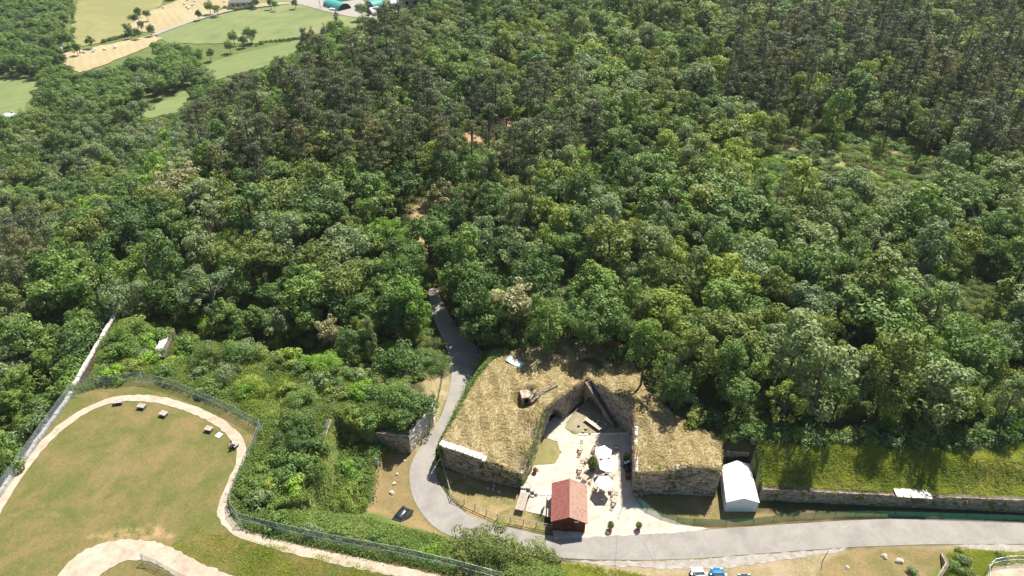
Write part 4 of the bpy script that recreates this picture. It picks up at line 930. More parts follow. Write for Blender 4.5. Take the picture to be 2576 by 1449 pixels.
# ------------------------------------------------------------------ fences
def railfence():
    P = [(1116, 1178), (1126, 1216), (1138, 1257), (1168, 1268), (1195, 1281), (1224, 1294), (1252, 1306), (1284, 1313), (1317, 1319), (1349, 1325), (1386, 1331)]
    p0 = at3(*P[0], 0); t_ = empty('rail_fence', p0, 0, 'wooden post and rail fence round the grass beside the lane bend', 'fence')
    pts = [at3(u, v, 0)-p0 for u, v in P]
    for q in pts: b_ = MB(); b_.tube([q, q+Vector((0, 0, 1.15))], .055, 7); b_.obj('post', M['wood_grey'], t_)
    for a, b2 in zip(pts, pts[1:]):
        for z in (1.02, .55): b_ = MB(); b_.tube([a+Vector((0, -.08, z)), b2+Vector((0, -.08, z))], .045, 6); b_.obj('rail', M['wood_grey'], t_)
railfence()
def meshfence(name, label, pts, h, mat, post, step, postmat='metal', lean=0.0, brace=(), wires=True, zf=None):
    zf = zf or H
    P = [Vector((x_, y_, float(zf(x_, y_)))) for x_, y_ in pts]
    t_ = empty(name, P[0], 0, label, 'fence'); P = [p-P[0] for p in P]
    rs = resample([tuple(p) for p in P], step)
    V_ = []; T_ = []
    fine = resample([tuple(p) for p in P], .5)
    for i_, p in enumerate(fine):
        a = np.array(fine[max(i_-1, 0)]); b2 = np.array(fine[min(i_+1, len(fine)-1)]); dd = (b2-a)/np.linalg.norm(b2-a); q = np.array([-dd[1], dd[0], 0])
        wv_ = .04*math.sin(i_*1.7); V_ += [tuple(np.array(p)+q*wv_), tuple(np.array(p)+q*(lean*h*.5-wv_)+[0, 0, h*.5]), tuple(np.array(p)+q*lean*h+[0, 0, h*(1-.03*abs(math.sin(i_*.8)))])]
        T_.append(V_[-1])
    link('netting', meshof('netting', V_, [(i_*3+k, i_*3+3+k, i_*3+4+k, i_*3+1+k) for i_ in range(len(fine)-1) for k in (0, 1)], M[mat]), t_)
    for i_, p in enumerate(rs):
        a = np.array(rs[max(i_-1, 0)]); b2 = np.array(rs[min(i_+1, len(rs)-1)]); dd = (b2-a)/np.linalg.norm(b2-a); q = np.array([-dd[1], dd[0], 0])
        b_ = MB(); b_.tube([p, tuple(np.array(p)+q*lean*h+[0, 0, h+.05])], post, 5); b_.obj('post', M[postmat], t_)
    if wires:
        for f_ in (.03, .5, 1.0):
            b_ = MB(); b_.tube([tuple(np.array(V_[i_*3])*(1-f_)+np.array(T_[i_])*f_) for i_ in range(len(fine))], .013, 4, cap=False); b_.obj('wire', M[postmat], t_)
    for i_ in brace:
        p = P[i_]; b_ = MB(); b_.tube([p+Vector((.9, -.9, 0)), p+Vector((0, 0, h*.95))], .045, 6); b_.obj('brace', M[postmat], t_)
FN = Z([(190, 990), (250, 973), (360, 962), (440, 982), (560, 1033), (655, 1083), (640, 1122), (612, 1178), (580, 1265), (582, 1292), (602, 1318), (700, 1343), (850, 1376), (1000, 1403), (1150, 1438), (1260, 1468)], 5)
FN = [(x_, y_) for x_, y_ in FN]
meshfence('wire_fence', 'tall wire mesh fence winding along the lawn edge above the overgrown slope', FN, 1.9, 'wire', .03, 3.0, 'metal', .12, (2, 5, 10))
meshfence('wire_fence', 'tall wire mesh fence along the stone parapet on the left', [(-66.0, 46), (-66.1, 60), (-66.3, 79.2)], 1.9, 'wire', .03, 3.0, 'metal', .12, (2,))
meshfence('wire_fence', 'short wire fence on the grass island at the bottom left', Z([(360, 1414), (400, 1432), (470, 1470)], 5), 1.5, 'wire', .03, 2.5, 'metal', .12, (0,))
meshfence('wire_fence', 'curved wire fence round the gravel at the bottom right corner', Z([(2482, 1475), (2480, 1440), (2495, 1425), (2530, 1418), (2600, 1416)], 0), 1.5, 'wire', .04, 2.0, 'metal', .05)
NB = Z([(1601, 1262), (1612, 1275), (1626, 1286), (1665, 1304), (1705, 1315), (1745, 1319), (1826, 1321), (1895, 1317), (1996, 1306), (2100, 1301), (2200, 1299), (2300, 1302), (2430, 1306), (2576, 1311), (2700, 1315)], 0)
meshfence('netting_fence', 'low green plastic netting fence along the upper edge of the road', NB, 1.0, 'net', .025, 2.5, 'dark', .15, (), False, lambda x_, y_: 0)
meshfence('netting_fence', 'dark green netting fence beside the lane under the trees', Z([(1098, 860), (1104, 885), (1116, 915), (1114, 950), (1104, 1000), (1092, 1060), (1080, 1085)], 0), 1.5, 'net', .03, 2.2, 'dark', .1, (), False)
meshfence('netting_fence', 'short green netting fence at the foot of the overgrown rampart', Z([(972, 1128), (955, 1148), (938, 1165), (915, 1178)], 0), 1.4, 'net', .03, 1.5, 'dark', .1, (), False)
# overhead cables
for k, (a, b_) in enumerate(((at3(1621, 1243, 4.4), at3(1650, 1412, .3)), (at3(1556, 1300, .3), at3(1547, 1449, .2)))):
    b = MB(); pts = [a.lerp(b_, s/10)-Vector((0, 0, .5*math.sin(math.pi*s/10)*(k == 0))) for s in range(11)]
    b.tube(pts, .012, 4, cap=False); tag(b.obj('cable', M['dark']), ['thin cable running from the right stone wall across the road', 'thin cable crossing the road from the leaning pole'][k], 'cable')

# ------------------------------------------------------------------ lawn: slab seats, panel, seated person, information sign, stakes
for k, (u, v, rz, wd) in enumerate(((191, 1012, 12, 1.35), (229, 1022, -12, 1.2), (265, 1039, -20, 1.15), (339, 1077, -14, 1.1), (589, 1118, -28, 1.15))):
    p = at3(u*1.0 if k else 191, v, 5.4)
    if k == 3: p = at3(525, 1078, 5.4)
    elif k == 0: p = at3(297, 1010, 5.4)
    elif k == 1: p = at3(356, 1021, 5.4)
    elif k == 2: p = at3(411, 1040, 5.4)
    lab = ['weathered slab seat touching the path at the top of the lawn', 'weathered slab seat second along the curve, right of the first', 'weathered slab seat third along the curve, most tilted', 'weathered slab seat beside the white panel on the lawn', 'slab seat carrying the seated person by the path'][k]
    t = empty('slab_seat', (p.x, p.y, 5), R(rz), lab, 'bench', 'slab seats on the lawn')
    for j in range(3): b = MB(); b.box((0, -.28+j*.28, .46), (wd, .265, .1)); b.obj('seat_slab', M['wood_grey'], t)
    for s in (-1, 1): b = MB(); b.box((s*(wd/2-.2), 0, .2), (.18, .7, .42)); b.obj('leg', M['slab'], t)
SEAT = t.location.copy()
p = at3(551, 1095, 5.05); b = MB(); b.box((0, 0, .1), (.85, .8, .06), R(-30), tilt=(R(6), 'X')); b.box((0, 0, .04), (.1, .1, .08)); tag(b.obj('white_square', M['white'], loc=(p.x, p.y, 5)), 'white square panel lying on the lawn near the seated person', 'panel')
def skinned(name, verts, edges, radii, mat, parent=None, sub=2):
    me_ = bpy.data.meshes.new(name); me_.from_pydata(verts, edges, []); me_.materials.append(mat)
    o_ = link(name, me_, parent); md = o_.modifiers.new('skin', 'SKIN')
    for i_, r_ in enumerate(radii): me_.skin_vertices[0].data[i_].radius = (r_, r_) if not isinstance(r_, tuple) else r_
    me_.skin_vertices[0].data[0].use_root = True
    o_.modifiers.new('sub', 'SUBSURF').levels = sub; o_.modifiers['sub'].render_levels = sub
    return o_
skin_m = speck('skin', [(.42, .24, .16), (.5, .3, .2)], 5, .6, 0)
t = empty('person', SEAT+Vector((-.05, -.28, 0)), R(-35), 'person in white shirt and dark trousers sitting on a slab by the path', 'person')
# body facing -Y, seated at 0.5 m, leaning forward a little, forearms on the knees
V = [(0, .12, .58), (0, .08, .80), (0, 0, 1.02), (0, -.05, 1.10), (0, -.08, 1.17), (0, -.10, 1.28), (0, -.10, 1.36),
     (.18, 0, 1.03), (.27, -.08, .80), (.17, -.32, .68), (.13, -.40, .64), (-.18, 0, 1.03), (-.27, -.08, .80), (-.17, -.32, .68), (-.13, -.40, .64),
     (.10, .08, .56), (.15, -.36, .54), (.15, -.33, .10), (.15, -.47, .05), (-.10, .08, .56), (-.15, -.36, .54), (-.15, -.40, .10), (-.15, -.54, .05)]
E_ = [(0, 1), (1, 2), (2, 3), (3, 4), (4, 5), (5, 6), (2, 7), (7, 8), (8, 9), (9, 10), (2, 11), (11, 12), (12, 13), (13, 14), (0, 15), (15, 16), (16, 17), (17, 18), (0, 19), (19, 20), (20, 21), (21, 22)]
Rr = [.15, .15, .155, .06, .055, .095, .085, .07, .05, .035, .03, .07, .05, .035, .03, .1, .07, .045, .035, .1, .07, .045, .035]
skinned('body', V, E_, Rr, skin_m, t)
skinned('shirt', [(0, .12, .66), (0, .08, .82), (0, 0, 1.03), (.18, 0, 1.04), (.25, -.06, .88), (-.18, 0, 1.04), (-.25, -.06, .88)], [(0, 1), (1, 2), (2, 3), (3, 4), (2, 5), (5, 6)], [.17, .168, .172, .088, .07, .088, .07], M['white'], t)
dk = speck('dark_cloth', [(.02, .025, .04), (.035, .04, .06)], 8, .9, 0)
skinned('trousers', [(0, .12, .58), (.10, .08, .56), (.15, -.36, .545), (.15, -.335, .14), (-.10, .08, .56), (-.15, -.36, .545), (-.15, -.40, .14)], [(0, 1), (1, 2), (2, 3), (0, 4), (4, 5), (5, 6)], [.17, .115, .085, .062, .115, .085, .062], dk, t)
b = MB(); b.lathe([(.02, .11), (.085, .09), (.115, .02), (.11, -.06), (.08, -.1)], (0, -.075, 1.345), 12); b.obj('hair', speck('dark_hair', [(.02, .013, .01), (.04, .025, .018)], 20, .7, 0), t, True)
b = MB(); b.lathe([(.002, -.03), (.014, -.015), (.016, 0), (.004, .02)], (0, -.2, 1.30), 6); b.obj('nose', skin_m, t)
for s in (-1, 1): b = MB(); b.lathe([(.002, -.012), (.012, 0), (.002, .012)], (s*.035, -.188, 1.335), 6); b.obj('eye', M['black'], t)
for s in (-1, 1):
    b = MB()
    for j in range(4): b.tube([(s*(.13+(j-1.5)*.018), -.43, .645), (s*(.13+(j-1.5)*.02), -.48, .64), (s*(.13+(j-1.5)*.02), -.51+.006*abs(j-1.5), .615)], [.010, .009, .007], 5)
    b.tube([(s*.10, -.41, .645), (s*.085, -.45, .64), (s*.085, -.475, .62)], [.011, .01, .008], 5); b.obj('fingers', skin_m, t)
p = at3(949, 1179, 0); t = empty('information_sign', (p.x, p.y, 0), R(-15), 'narrow light blue information panel on two thin legs beside the net fence', 'sign')
for s in (-.18, .18): b = MB(); b.tube([(s, 0, 0), (s*.8, 0, 1.5)], .03, 5); b.obj('leg', M['wood_brown'], t)
b = MB(); b.box((0, 0, 1.55), (.55, .06, .95), tilt=(R(-25), 'X')); b.obj('panel', speck('light_blue_panel', [(.42, .58, .72), (.55, .7, .8)], 3, .5, 0), t)
p0 = at3(2068, 1414, 0); b = MB(); b.tube([(0, 0, 0), (.25, .1, 2.1)], [.05, .04], 6); b.lathe([(.05, 2.08), (.06, 2.16), (.02, 2.2)], (.25, .1, 0), 6)
tag(b.obj('leaning_post', M['dark'], loc=(p0.x, p0.y, 0)), 'thin dark leaning post in the verge right of the parked cars', 'post')
# scattered pale rocks
def rock(u, v, z, s, lab, grp='pale rocks', flat=.6):
    p_ = at3(u, v, z); r_ = np.random.RandomState(int(u*7+v)); bm_ = bmesh.new(); bmesh.ops.create_icosphere(bm_, subdivisions=2, radius=1)
    cuts = [(r_.normal(0, 1, 3), r_.uniform(.55, .85)) for _ in range(9)]
    for v_ in bm_.verts:
        for n_, d_ in cuts:
            n_ = n_/np.linalg.norm(n_); k = v_.co.dot(Vector(n_))
            if k > d_: v_.co -= Vector(n_)*(k-d_)
        v_.co = Vector((v_.co.x*s*1.35, v_.co.y*s*1.1, v_.co.z*s*flat*1.2))
    me_ = bpy.data.meshes.new('rock'); bm_.to_mesh(me_); bm_.free(); me_.materials.append(M['rock'])
    o_ = link('rock', me_); o_.location = (p_.x, p_.y, z+s*flat*.35); o_.rotation_euler = (0, 0, r_.uniform(0, 6)); return tag(o_, lab, 'rock', grp)
rock(362, 890, 5.0, .95, 'large pale angular boulder on the rampart tip among bushes', None, .5)
rock(961, 1133, 0, .45, 'grey rock at the upper end of the small net fence')
rock(1017, 1160, 0, .22, 'small rock alone on the dry grass left of the lane')
rock(998, 1193, 0, .25, 'topmost rock of the row on the dry grass'); rock(992, 1217, 0, .3, 'middle rock of the row on the dry grass'); rock(985, 1240, 0, .35, 'lowest rock of the row on the dry grass')
rock(969, 1292, 0, .3, 'white rock left of the dark parked car'); rock(2130, 1427, 0, .3, 'pale rock in the dry grass right of the leaning post')
rock(2262, 1413, 0, .45, 'right-hand pale rock in the dry grass left of the narrow wall', None); rock(2225, 1400, 0, .4, 'left-hand pale rock in the dry grass left of the narrow wall', None)
rock(1352, 1183, 0, .3, 'pale rock on the grass beside the left courtyard wall'); rock(1345, 1139, 0, .3, 'flat rock at the foot of the ivy on the courtyard wall')
for k, (u, v) in enumerate(((1128, 1208), (1135, 1214), (1170, 1198), (1228, 1228), (1240, 1232), (1256, 1238), (1243, 1223))):
    rock(u, v, 0, .22, 'fallen rock at the foot of the shaded left wall, number %s from the left' % ['one', 'two', 'three', 'four', 'five', 'seven', 'six'][k])

# ------------------------------------------------------------------ cars
def car(u, v, rz, body, lab, Lc=4.1, z0=0.0):
    p_ = at3(u, v, z0+.7); t_ = empty('parked_car', (p_.x, p_.y, z0), rz, lab, 'car')
    Wc = 1.72; pm = paint('car_paint', body)
    # stations along the length (x forward), half width, heights: lower body
    st = [(-.5, .62, .35, .62), (-.485, .78, .25, .80), (-.42, .86, .22, .92), (-.2, .87, .2, .94), (.1, .87, .2, .93), (.27, .865, .2, .90), (.40, .84, .22, .80), (.475, .74, .26, .66), (.5, .55, .36, .55)]
    V_ = []
    for x_, hw, zb, zt_ in st:
        x_ *= Lc
        V_ += [(x_, -hw*.86, zb), (x_, -hw, zb+.18), (x_, -hw*1.0, (zb+zt_)/2+.08), (x_, -hw*.93, zt_), (x_, 0, zt_+.03), (x_, hw*.93, zt_), (x_, hw*1.0, (zb+zt_)/2+.08), (x_, hw, zb+.18), (x_, hw*.86, zb)]
    F_ = [(i_*9+k, i_*9+(k+1) % 9, i_*9+9+(k+1) % 9, i_*9+9+k) for i_ in range(len(st)-1) for k in range(9)]+[tuple(range(9))[::-1], tuple(range((len(st)-1)*9, len(st)*9))]
    o_ = link('body', meshof('body', V_, F_, pm, True), t_); o_.modifiers.new('s', 'SUBSURF').levels = 1
    # cabin
    cb = [(-.46, .72, .90), (-.36, .60, 1.36), (-.22, .61, 1.44), (.02, .60, 1.42), (.10, .60, 1.34), (.27, .74, .90)]
    def hull(sts, grow, z_=0): return [(x_*Lc, s*w_*(1+grow), h_+z_) for x_, w_, h_ in sts for s in (-1, 1)]
    roofm = meshof('roof', [(x_*Lc, s*w_, h_+.015+(.03 if s == 0 else 0)) for x_, w_, h_ in cb[1:5] for s in (-1, 0, 1)], [(i_*3+k, i_*3+3+k, i_*3+4+k, i_*3+1+k) for i_ in range(3) for k in (0, 1)], pm, True); ro = link('roof', roofm, t_)
    sol = ro.modifiers.new('t', 'SOLIDIFY'); sol.thickness = .05
    gl = [('windscreen', [(cb[5][0]*Lc, -.68, .92), (cb[5][0]*Lc, .68, .92), (cb[4][0]*Lc, .55, 1.35), (cb[4][0]*Lc, -.55, 1.35)]),
          ('rear_window', [(cb[0][0]*Lc, .66, .93), (cb[0][0]*Lc, -.66, .93), (cb[1][0]*Lc, -.54, 1.36), (cb[1][0]*Lc, .54, 1.36)])]
    for s in (-1, 1): gl.append(('side_window', [(cb[0][0]*Lc+.1, s*.77, .93), (cb[5][0]*Lc-.1, s*.77, .93), (cb[4][0]*Lc, s*.61, 1.36), (cb[1][0]*Lc, s*.61, 1.37)]))
    for nm, q in gl: link(nm, meshof(nm, q, [(0, 1, 2, 3)], M['glass']), t_)
    for s in (-1, 1):
        b_ = MB()
        for (xa, za, ya), (xb_, zb2, yb) in ((( cb[5][0]*Lc, .9, .72), (cb[4][0]*Lc, 1.37, .59)), ((cb[0][0]*Lc, .92, .72), (cb[1][0]*Lc, 1.38, .59)), ((-.1*Lc, .92, .79), (-.12*Lc, 1.4, .62))):
            b_.tube([(xa, s*ya, za), (xb_, s*yb, zb2)], .035, 5)
        b_.obj('window_pillars', pm, t_)
        for x_ in (-.31, .32):
            b_ = MB(); b_.lathe([(.2, -.11), (.31, -.1), (.32, 0), (.31, .1), (.2, .11)], n=16); w_ = b_.obj('wheel', M['tyre'], t_); w_.rotation_euler = (R(90), 0, 0); w_.location = (x_*Lc, s*.76, .32)
            b_ = MB(); b_.lathe([(.05, -.115), (.19, -.112), (.19, .112), (.05, .115)], n=12); b_.obj('rim', M['metal'], w_)
        b_ = MB(); b_.box((.452*Lc, s*.6, .68), (.12, .3, .12), s*-.35); b_.obj('headlight', M['white'], t_)
        b_ = MB(); b_.box((-.487*Lc, s*.62, .75), (.08, .22, .16), s*.3); b_.obj('tail_light', M['red'], t_)
        b_ = MB(); b_.box((.2*Lc, s*.92, .98), (.14, .16, .11)); b_.obj('mirror', pm, t_)
car(1006, 1306, R(240), (.035, .04, .05), 'dark grey hatchback parked on dry grass left of the lane bend')
car(1762, 1462, R(92), (.75, .76, .76), 'white car at the bottom edge, left of the blue one')
car(1810, 1464, R(88), (.02, .22, .52), 'bright blue car cut off by the bottom edge')
car(1882, 1480, R(90), (.05, .08, .13), 'dark blue-grey car at the bottom edge, right of the blue one')
car(1946, 1486, R(90), (.72, .73, .74), 'white car barely showing at the bottom edge, farthest right')

# ------------------------------------------------------------------ far valley: farm buildings, bales, poles
def tunnel(u0, v0, u1, v1, r_, mat, lab, wall_=False):
    a, b_ = hit(u0, v0), hit(u1, v1); a = Vector(a); b_ = Vector(b_); dv_ = b_-a; L = dv_.length
    t_ = empty('tunnel_barn', (a+b_)/2, math.atan2(dv_.y, dv_.x), lab, 'barn'); mb = MB(); n_ = 12; m_ = 14; V_ = []
    for i_ in range(m_+1):
        for j in range(n_+1):
            an_ = math.pi*j/n_; rr_ = r_*(1+.015*(i_ % 2)); V_.append((-L/2+L*i_/m_, rr_*math.cos(an_), rr_*.85*math.sin(an_)))
    mb.add(V_, [(i_*(n_+1)+j, i_*(n_+1)+j+1, (i_+1)*(n_+1)+j+1, (i_+1)*(n_+1)+j) for i_ in range(m_) for j in range(n_)]); mb.obj('cover', M[mat], t_)
    for s in (-1, 1):
        mb = MB(); mb.add([(s*(L/2-.4), r_*.97*math.cos(math.pi*j/n_), r_*.82*math.sin(math.pi*j/n_)) for j in range(n_+1)], [tuple(range(n_+1))]); mb.obj('end_shade_sheet' if s > 0 else 'end_wall', M['black'] if s > 0 else M['greyroof'], t_)  # black sheet at one end paints the barn's inner shade
tunnel(829, 14, 868, 26, 5.5, 'teal', 'long teal arched barn nearest the farm track')
tunnel(842, 4, 900, -4, 5, 'teal', 'teal arched barn behind, cut off by the top edge')
tunnel(929, 20, 961, 13, 5.5, 'teal', 'teal ribbed barn right of the big round tree')
tunnel(928, 34, 954, 28, 4.0, 'whiteroof', 'white arched barn in front of the teal ribbed one')
def house(u, v, wd, ln, hh, rz, rm, lab, hip=.5, z_=0):
    a = hit(u, v); t_ = empty('house', (a[0], a[1], a[2]), rz, lab, 'house')
    b_ = MB(); b_.box((0, 0, hh/2), (wd, ln, hh)); b_.obj('wall', M['plaster'], t_)
    o_ = .6; rh = ln*.28; b_ = MB(); X, Y = wd/2+o_, ln/2+o_
    b_.add([(-X, -Y, hh), (X, -Y, hh), (X, Y, hh), (-X, Y, hh), (-X+hip*Y, 0, hh+rh), (X-hip*Y, 0, hh+rh)], [(0, 1, 5, 4), (2, 3, 4, 5), (1, 2, 5), (3, 0, 4), (3, 2, 1, 0)]); ro = b_.obj('roof', M[rm], t_)
    b_ = MB(); b_.box((wd*.15, .8, hh+rh), (.9, .9, 1.6)); b_.obj('chimney', M['plaster'], ro)
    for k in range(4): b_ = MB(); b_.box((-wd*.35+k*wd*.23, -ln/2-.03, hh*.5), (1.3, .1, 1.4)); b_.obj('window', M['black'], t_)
    b_ = MB(); b_.box((wd*.45, -ln/2-.03, hh*.4), (1.1, .1, 2.1)); b_.obj('door', M['greyroof'], t_)
house(610, 13, 17, 9, 3, R(8), 'greyroof', 'bungalow with dark hipped roof at the edge of the stubble field', .75)
house(1001, 19, 10, 7, 3.5, R(-30), 'whiteroof', 'small shed with pale grey roof right of the barns', 0)
house(1050, 11, 16, 9, 4, R(18), 'orangeroof', 'farm house with pale orange roof at the top edge', .1)
house(141, 133, 8, 6, 2.8, R(20), 'whiteroof', 'small pale-roofed cabin among trees at the end of the bale field', 0)
house(10, 178, 7, 5, 2.6, R(20), 'whiteroof', 'pale-roofed cabin at the far left edge above the meadow', 0)
house(32, 300, 4, 3, 2.2, R(-10), 'whiteroof', 'tiny shed with white roof at the corner of the left meadow', 0)
a = hit(975, 32); t = empty('farm_trailer', a, R(20), 'red farm trailer parked between the barns and the wood', 'trailer')
b = MB(); b.box((0, 0, 1.6), (5, 2.4, 1.6)); b.obj('box', M['red'], t)
for s in (-1, 1): b = MB(); b.lathe([(.3, -.15), (.55, -.12), (.55, .12), (.3, .15)], n=12); o = b.obj('wheel', M['tyre'], t); o.rotation_euler = (R(90), 0, 0); o.location = (-1, s*1.2, .55)
b = MB(); b.tube([(2.5, 0, .8), (4, 0, .6)], .1, 5); b.obj('drawbar', M['dark'], t)
a = hit(840, 27); t = empty('farm_trailer', a, R(-15), 'white flat trailer beside the nearest teal barn', 'trailer')
b = MB(); b.box((0, 0, 1.2), (6, 2.4, .7)); b.obj('box', M['white'], t)
for s in (-1, 1): b = MB(); b.lathe([(.3, -.15), (.5, -.12), (.5, .12), (.3, .15)], n=12); o = b.obj('wheel', M['tyre'], t); o.rotation_euler = (R(90), 0, 0); o.location = (-1, s*1.2, .5)
b = MB(); b.lathe([(.02, -.65), (.62, -.64), (.68, -.5), (.68, .5), (.62, .64), (.02, .65)], n=14); BALE = b.mesh('hay_bale', M['bale'], True)
BL = [(317, 208, 'leftmost of the strip field, in front of the wood'), (330, 209, 'second from the left in the strip field'), (366, 205, 'left one of the close pair in the strip field'), (371, 199, 'right one of the close pair in the strip field'), (409, 197, 'fourth spot along the strip field'), (451, 190, 'rightmost of the strip field'),
      (638, 33, 'alone beside the hedge end in the stubble'), (721, 20, 'left of the cluster, upper'), (730, 30, 'left of the cluster, lower'), (736, 37, 'lowest of the cluster'), (741, 34, 'second lowest of the cluster'), (752, 24, 'middle of the cluster'), (756, 19, 'upper middle of the cluster'), (761, 9, 'topmost right of the cluster'), (733, 4, 'topmost left of the cluster'), (877, 10, 'near the bungalow')]
for u, v, lb in BL:
    a = hit(u*.644, v*.644)
    o = link('hay_bale', BALE); o.location = (a[0], a[1], a[2]+.9); o.rotation_euler = (R(90), 0, random.uniform(0, 3)); tag(o, 'pale wrapped round bale, '+lb, 'bale', 'round bales in the valley fields')
for u, v, lb in ((817, 20, 'wooden utility pole by the farm road junction'), (806, 22, 'thin utility pole beside the curve of the farm road')):
    a = hit(u, v); t = empty('utility_pole', a, 0, lb, 'pole'); b = MB(); b.tube([(0, 0, 0), (0, 0, 9)], [.18, .12], 6); b.obj('pole', M['bark'], t); b = MB(); b.box((0, 0, 8.5), (1.8, .12, .12)); b.obj('crossarm', M['bark'], t)

# ------------------------------------------------------------------ trees
rs_ = np.random.RandomState(11)
def crown(name, seed, blobs, nleaf, size, mat, aspect=.55, jit=.75, upb=.3, shell=(.78, 1.04)):
    """blobs (x,y,z,rx,rz); leaf cards on every blob's skin"""
    r = np.random.RandomState(seed); B = np.array(blobs, float); ar = B[:, 3]**2; k = r.choice(len(B), nleaf, p=ar/ar.sum())
    d_ = r.normal(0, 1, (nleaf, 3)); d_[:, 2] += .25; d_ /= np.linalg.norm(d_, axis=1)[:, None]
    rr_ = r.uniform(*shell, nleaf)[:, None]; P = B[k, :3]+d_*rr_*np.stack([B[k, 3], B[k, 3], B[k, 4]], 1)
    nn = d_*1.0+r.normal(0, jit, (nleaf, 3))*.5; nn[:, 2] += upb; nn /= np.linalg.norm(nn, axis=1)[:, None]
    a = np.cross(nn, r.normal(0, 1, (nleaf, 3))); a /= np.linalg.norm(a, axis=1)[:, None]; b_ = np.cross(nn, a)
    s = (r.uniform(.55, 1.25, nleaf)*size)[:, None]
    Q = np.stack([P-a*s, P-b_*s*aspect+nn*s*.12, P+a*s, P+b_*s*aspect-nn*s*.1], 1)
    bt = r.uniform(0, 1, len(B)); t_ = np.clip(bt[k]*.45+r.uniform(0, 1, nleaf)*.55, 0, 1)
    return quads(name, Q, mat, t_)
def blobset(seed, kind):
    r = random.Random(seed); bl = []
    if kind in ('round', 'wide'):
        rx, rz, cz = (3.6, 4.0, 6.0) if kind == 'round' else (4.3, 3.7, 5.5)
        n = 12; subs = []
        for q_ in range(3 if kind == 'round' else 5):
            a = r.uniform(0, 6.283); k = r.uniform(.28, .5); subs.append((rx*k*math.cos(a), rx*k*math.sin(a), cz+r.uniform(-.3, .42)*rz, r.uniform(.5, .68)))
        for (sx_, sy_, sz_, sr_) in subs:
            for i in range(11 if kind == 'round' else 9):
                a = r.uniform(0, 6.283); q = r.uniform(-.6, 1); s = math.sqrt(max(0, 1-q*q)); k = r.uniform(.7, 1.0)*sr_
                bl.append((sx_+rx*s*k*math.cos(a), sy_+rx*s*k*math.sin(a), sz_+rz*.85*q*k, r.uniform(.7, 1.2), r.uniform(.5, .85)))
        for i in range(n):
            a = r.uniform(0, 6.283); q = r.uniform(-.75, 1); s = math.sqrt(max(0, 1-q*q)); k = r.uniform(.62, 1.02)
            bl.append((rx*s*k*math.cos(a)*r.uniform(.85, 1.1), rx*s*k*math.sin(a), cz+rz*q*k, r.uniform(.75, 1.35), r.uniform(.6, .95)))
        bl.append((0, 0, cz, rx*.55, rz*.6))
    elif kind == 'tall':
        for i in range(34):
            z = r.uniform(1.6, 11.8); f = math.sin(math.pi*min(1, max(.06, (z-1.5)/11)))**.6; a = r.uniform(0, 6.283); k = r.uniform(.5, 1)*2.5*f
            bl.append((k*math.cos(a), k*math.sin(a), z, r.uniform(.7, 1.15), r.uniform(.7, 1.1)))
    elif kind == 'airy':
        for i in range(26):
            a = r.uniform(0, 6.283); q = r.uniform(-.7, 1); s = math.sqrt(max(0, 1-q*q)); k = r.uniform(.6, 1.15)
            bl.append((3.4*s*k*math.cos(a), 3.4*s*k*math.sin(a), 6.3+3.9*q*k, r.uniform(.5, .95), r.uniform(.4, .7)))
    elif kind == 'bush':
        for i in range(15):
            a = r.uniform(0, 6.283); k = r.uniform(0, 1)**.6*1.5
            bl.append((k*math.cos(a), k*math.sin(a), r.uniform(.35, 1.75)*(1-k*.22), r.uniform(.45, .8), r.uniform(.4, .65)))
    elif kind == 'pine':      # high flat layered crown
        for i in range(30):
            z = r.uniform(8.2, 15.4); f = (1-((z-8)/8.2)**1.8)*.8+.22; a = r.uniform(0, 6.283); k = r.uniform(.35, 1)*3.3*f
            bl.append((k*math.cos(a), k*math.sin(a), z, r.uniform(.75, 1.25)*(.6+.4*f), r.uniform(.28, .5)))
    elif kind == 'spire':     # narrow conifer, branches further down
        for i in range(36):
            z = r.uniform(5.0, 16.5); f = (1-(z-4.5)/12.6); a = r.uniform(0, 6.283); k = r.uniform(.3, 1)*(2.6*f+.25)
            bl.append((k*math.cos(a), k*math.sin(a), z, (.55+.6*f)*r.uniform(.8, 1.1), r.uniform(.25, .4)))
    return bl
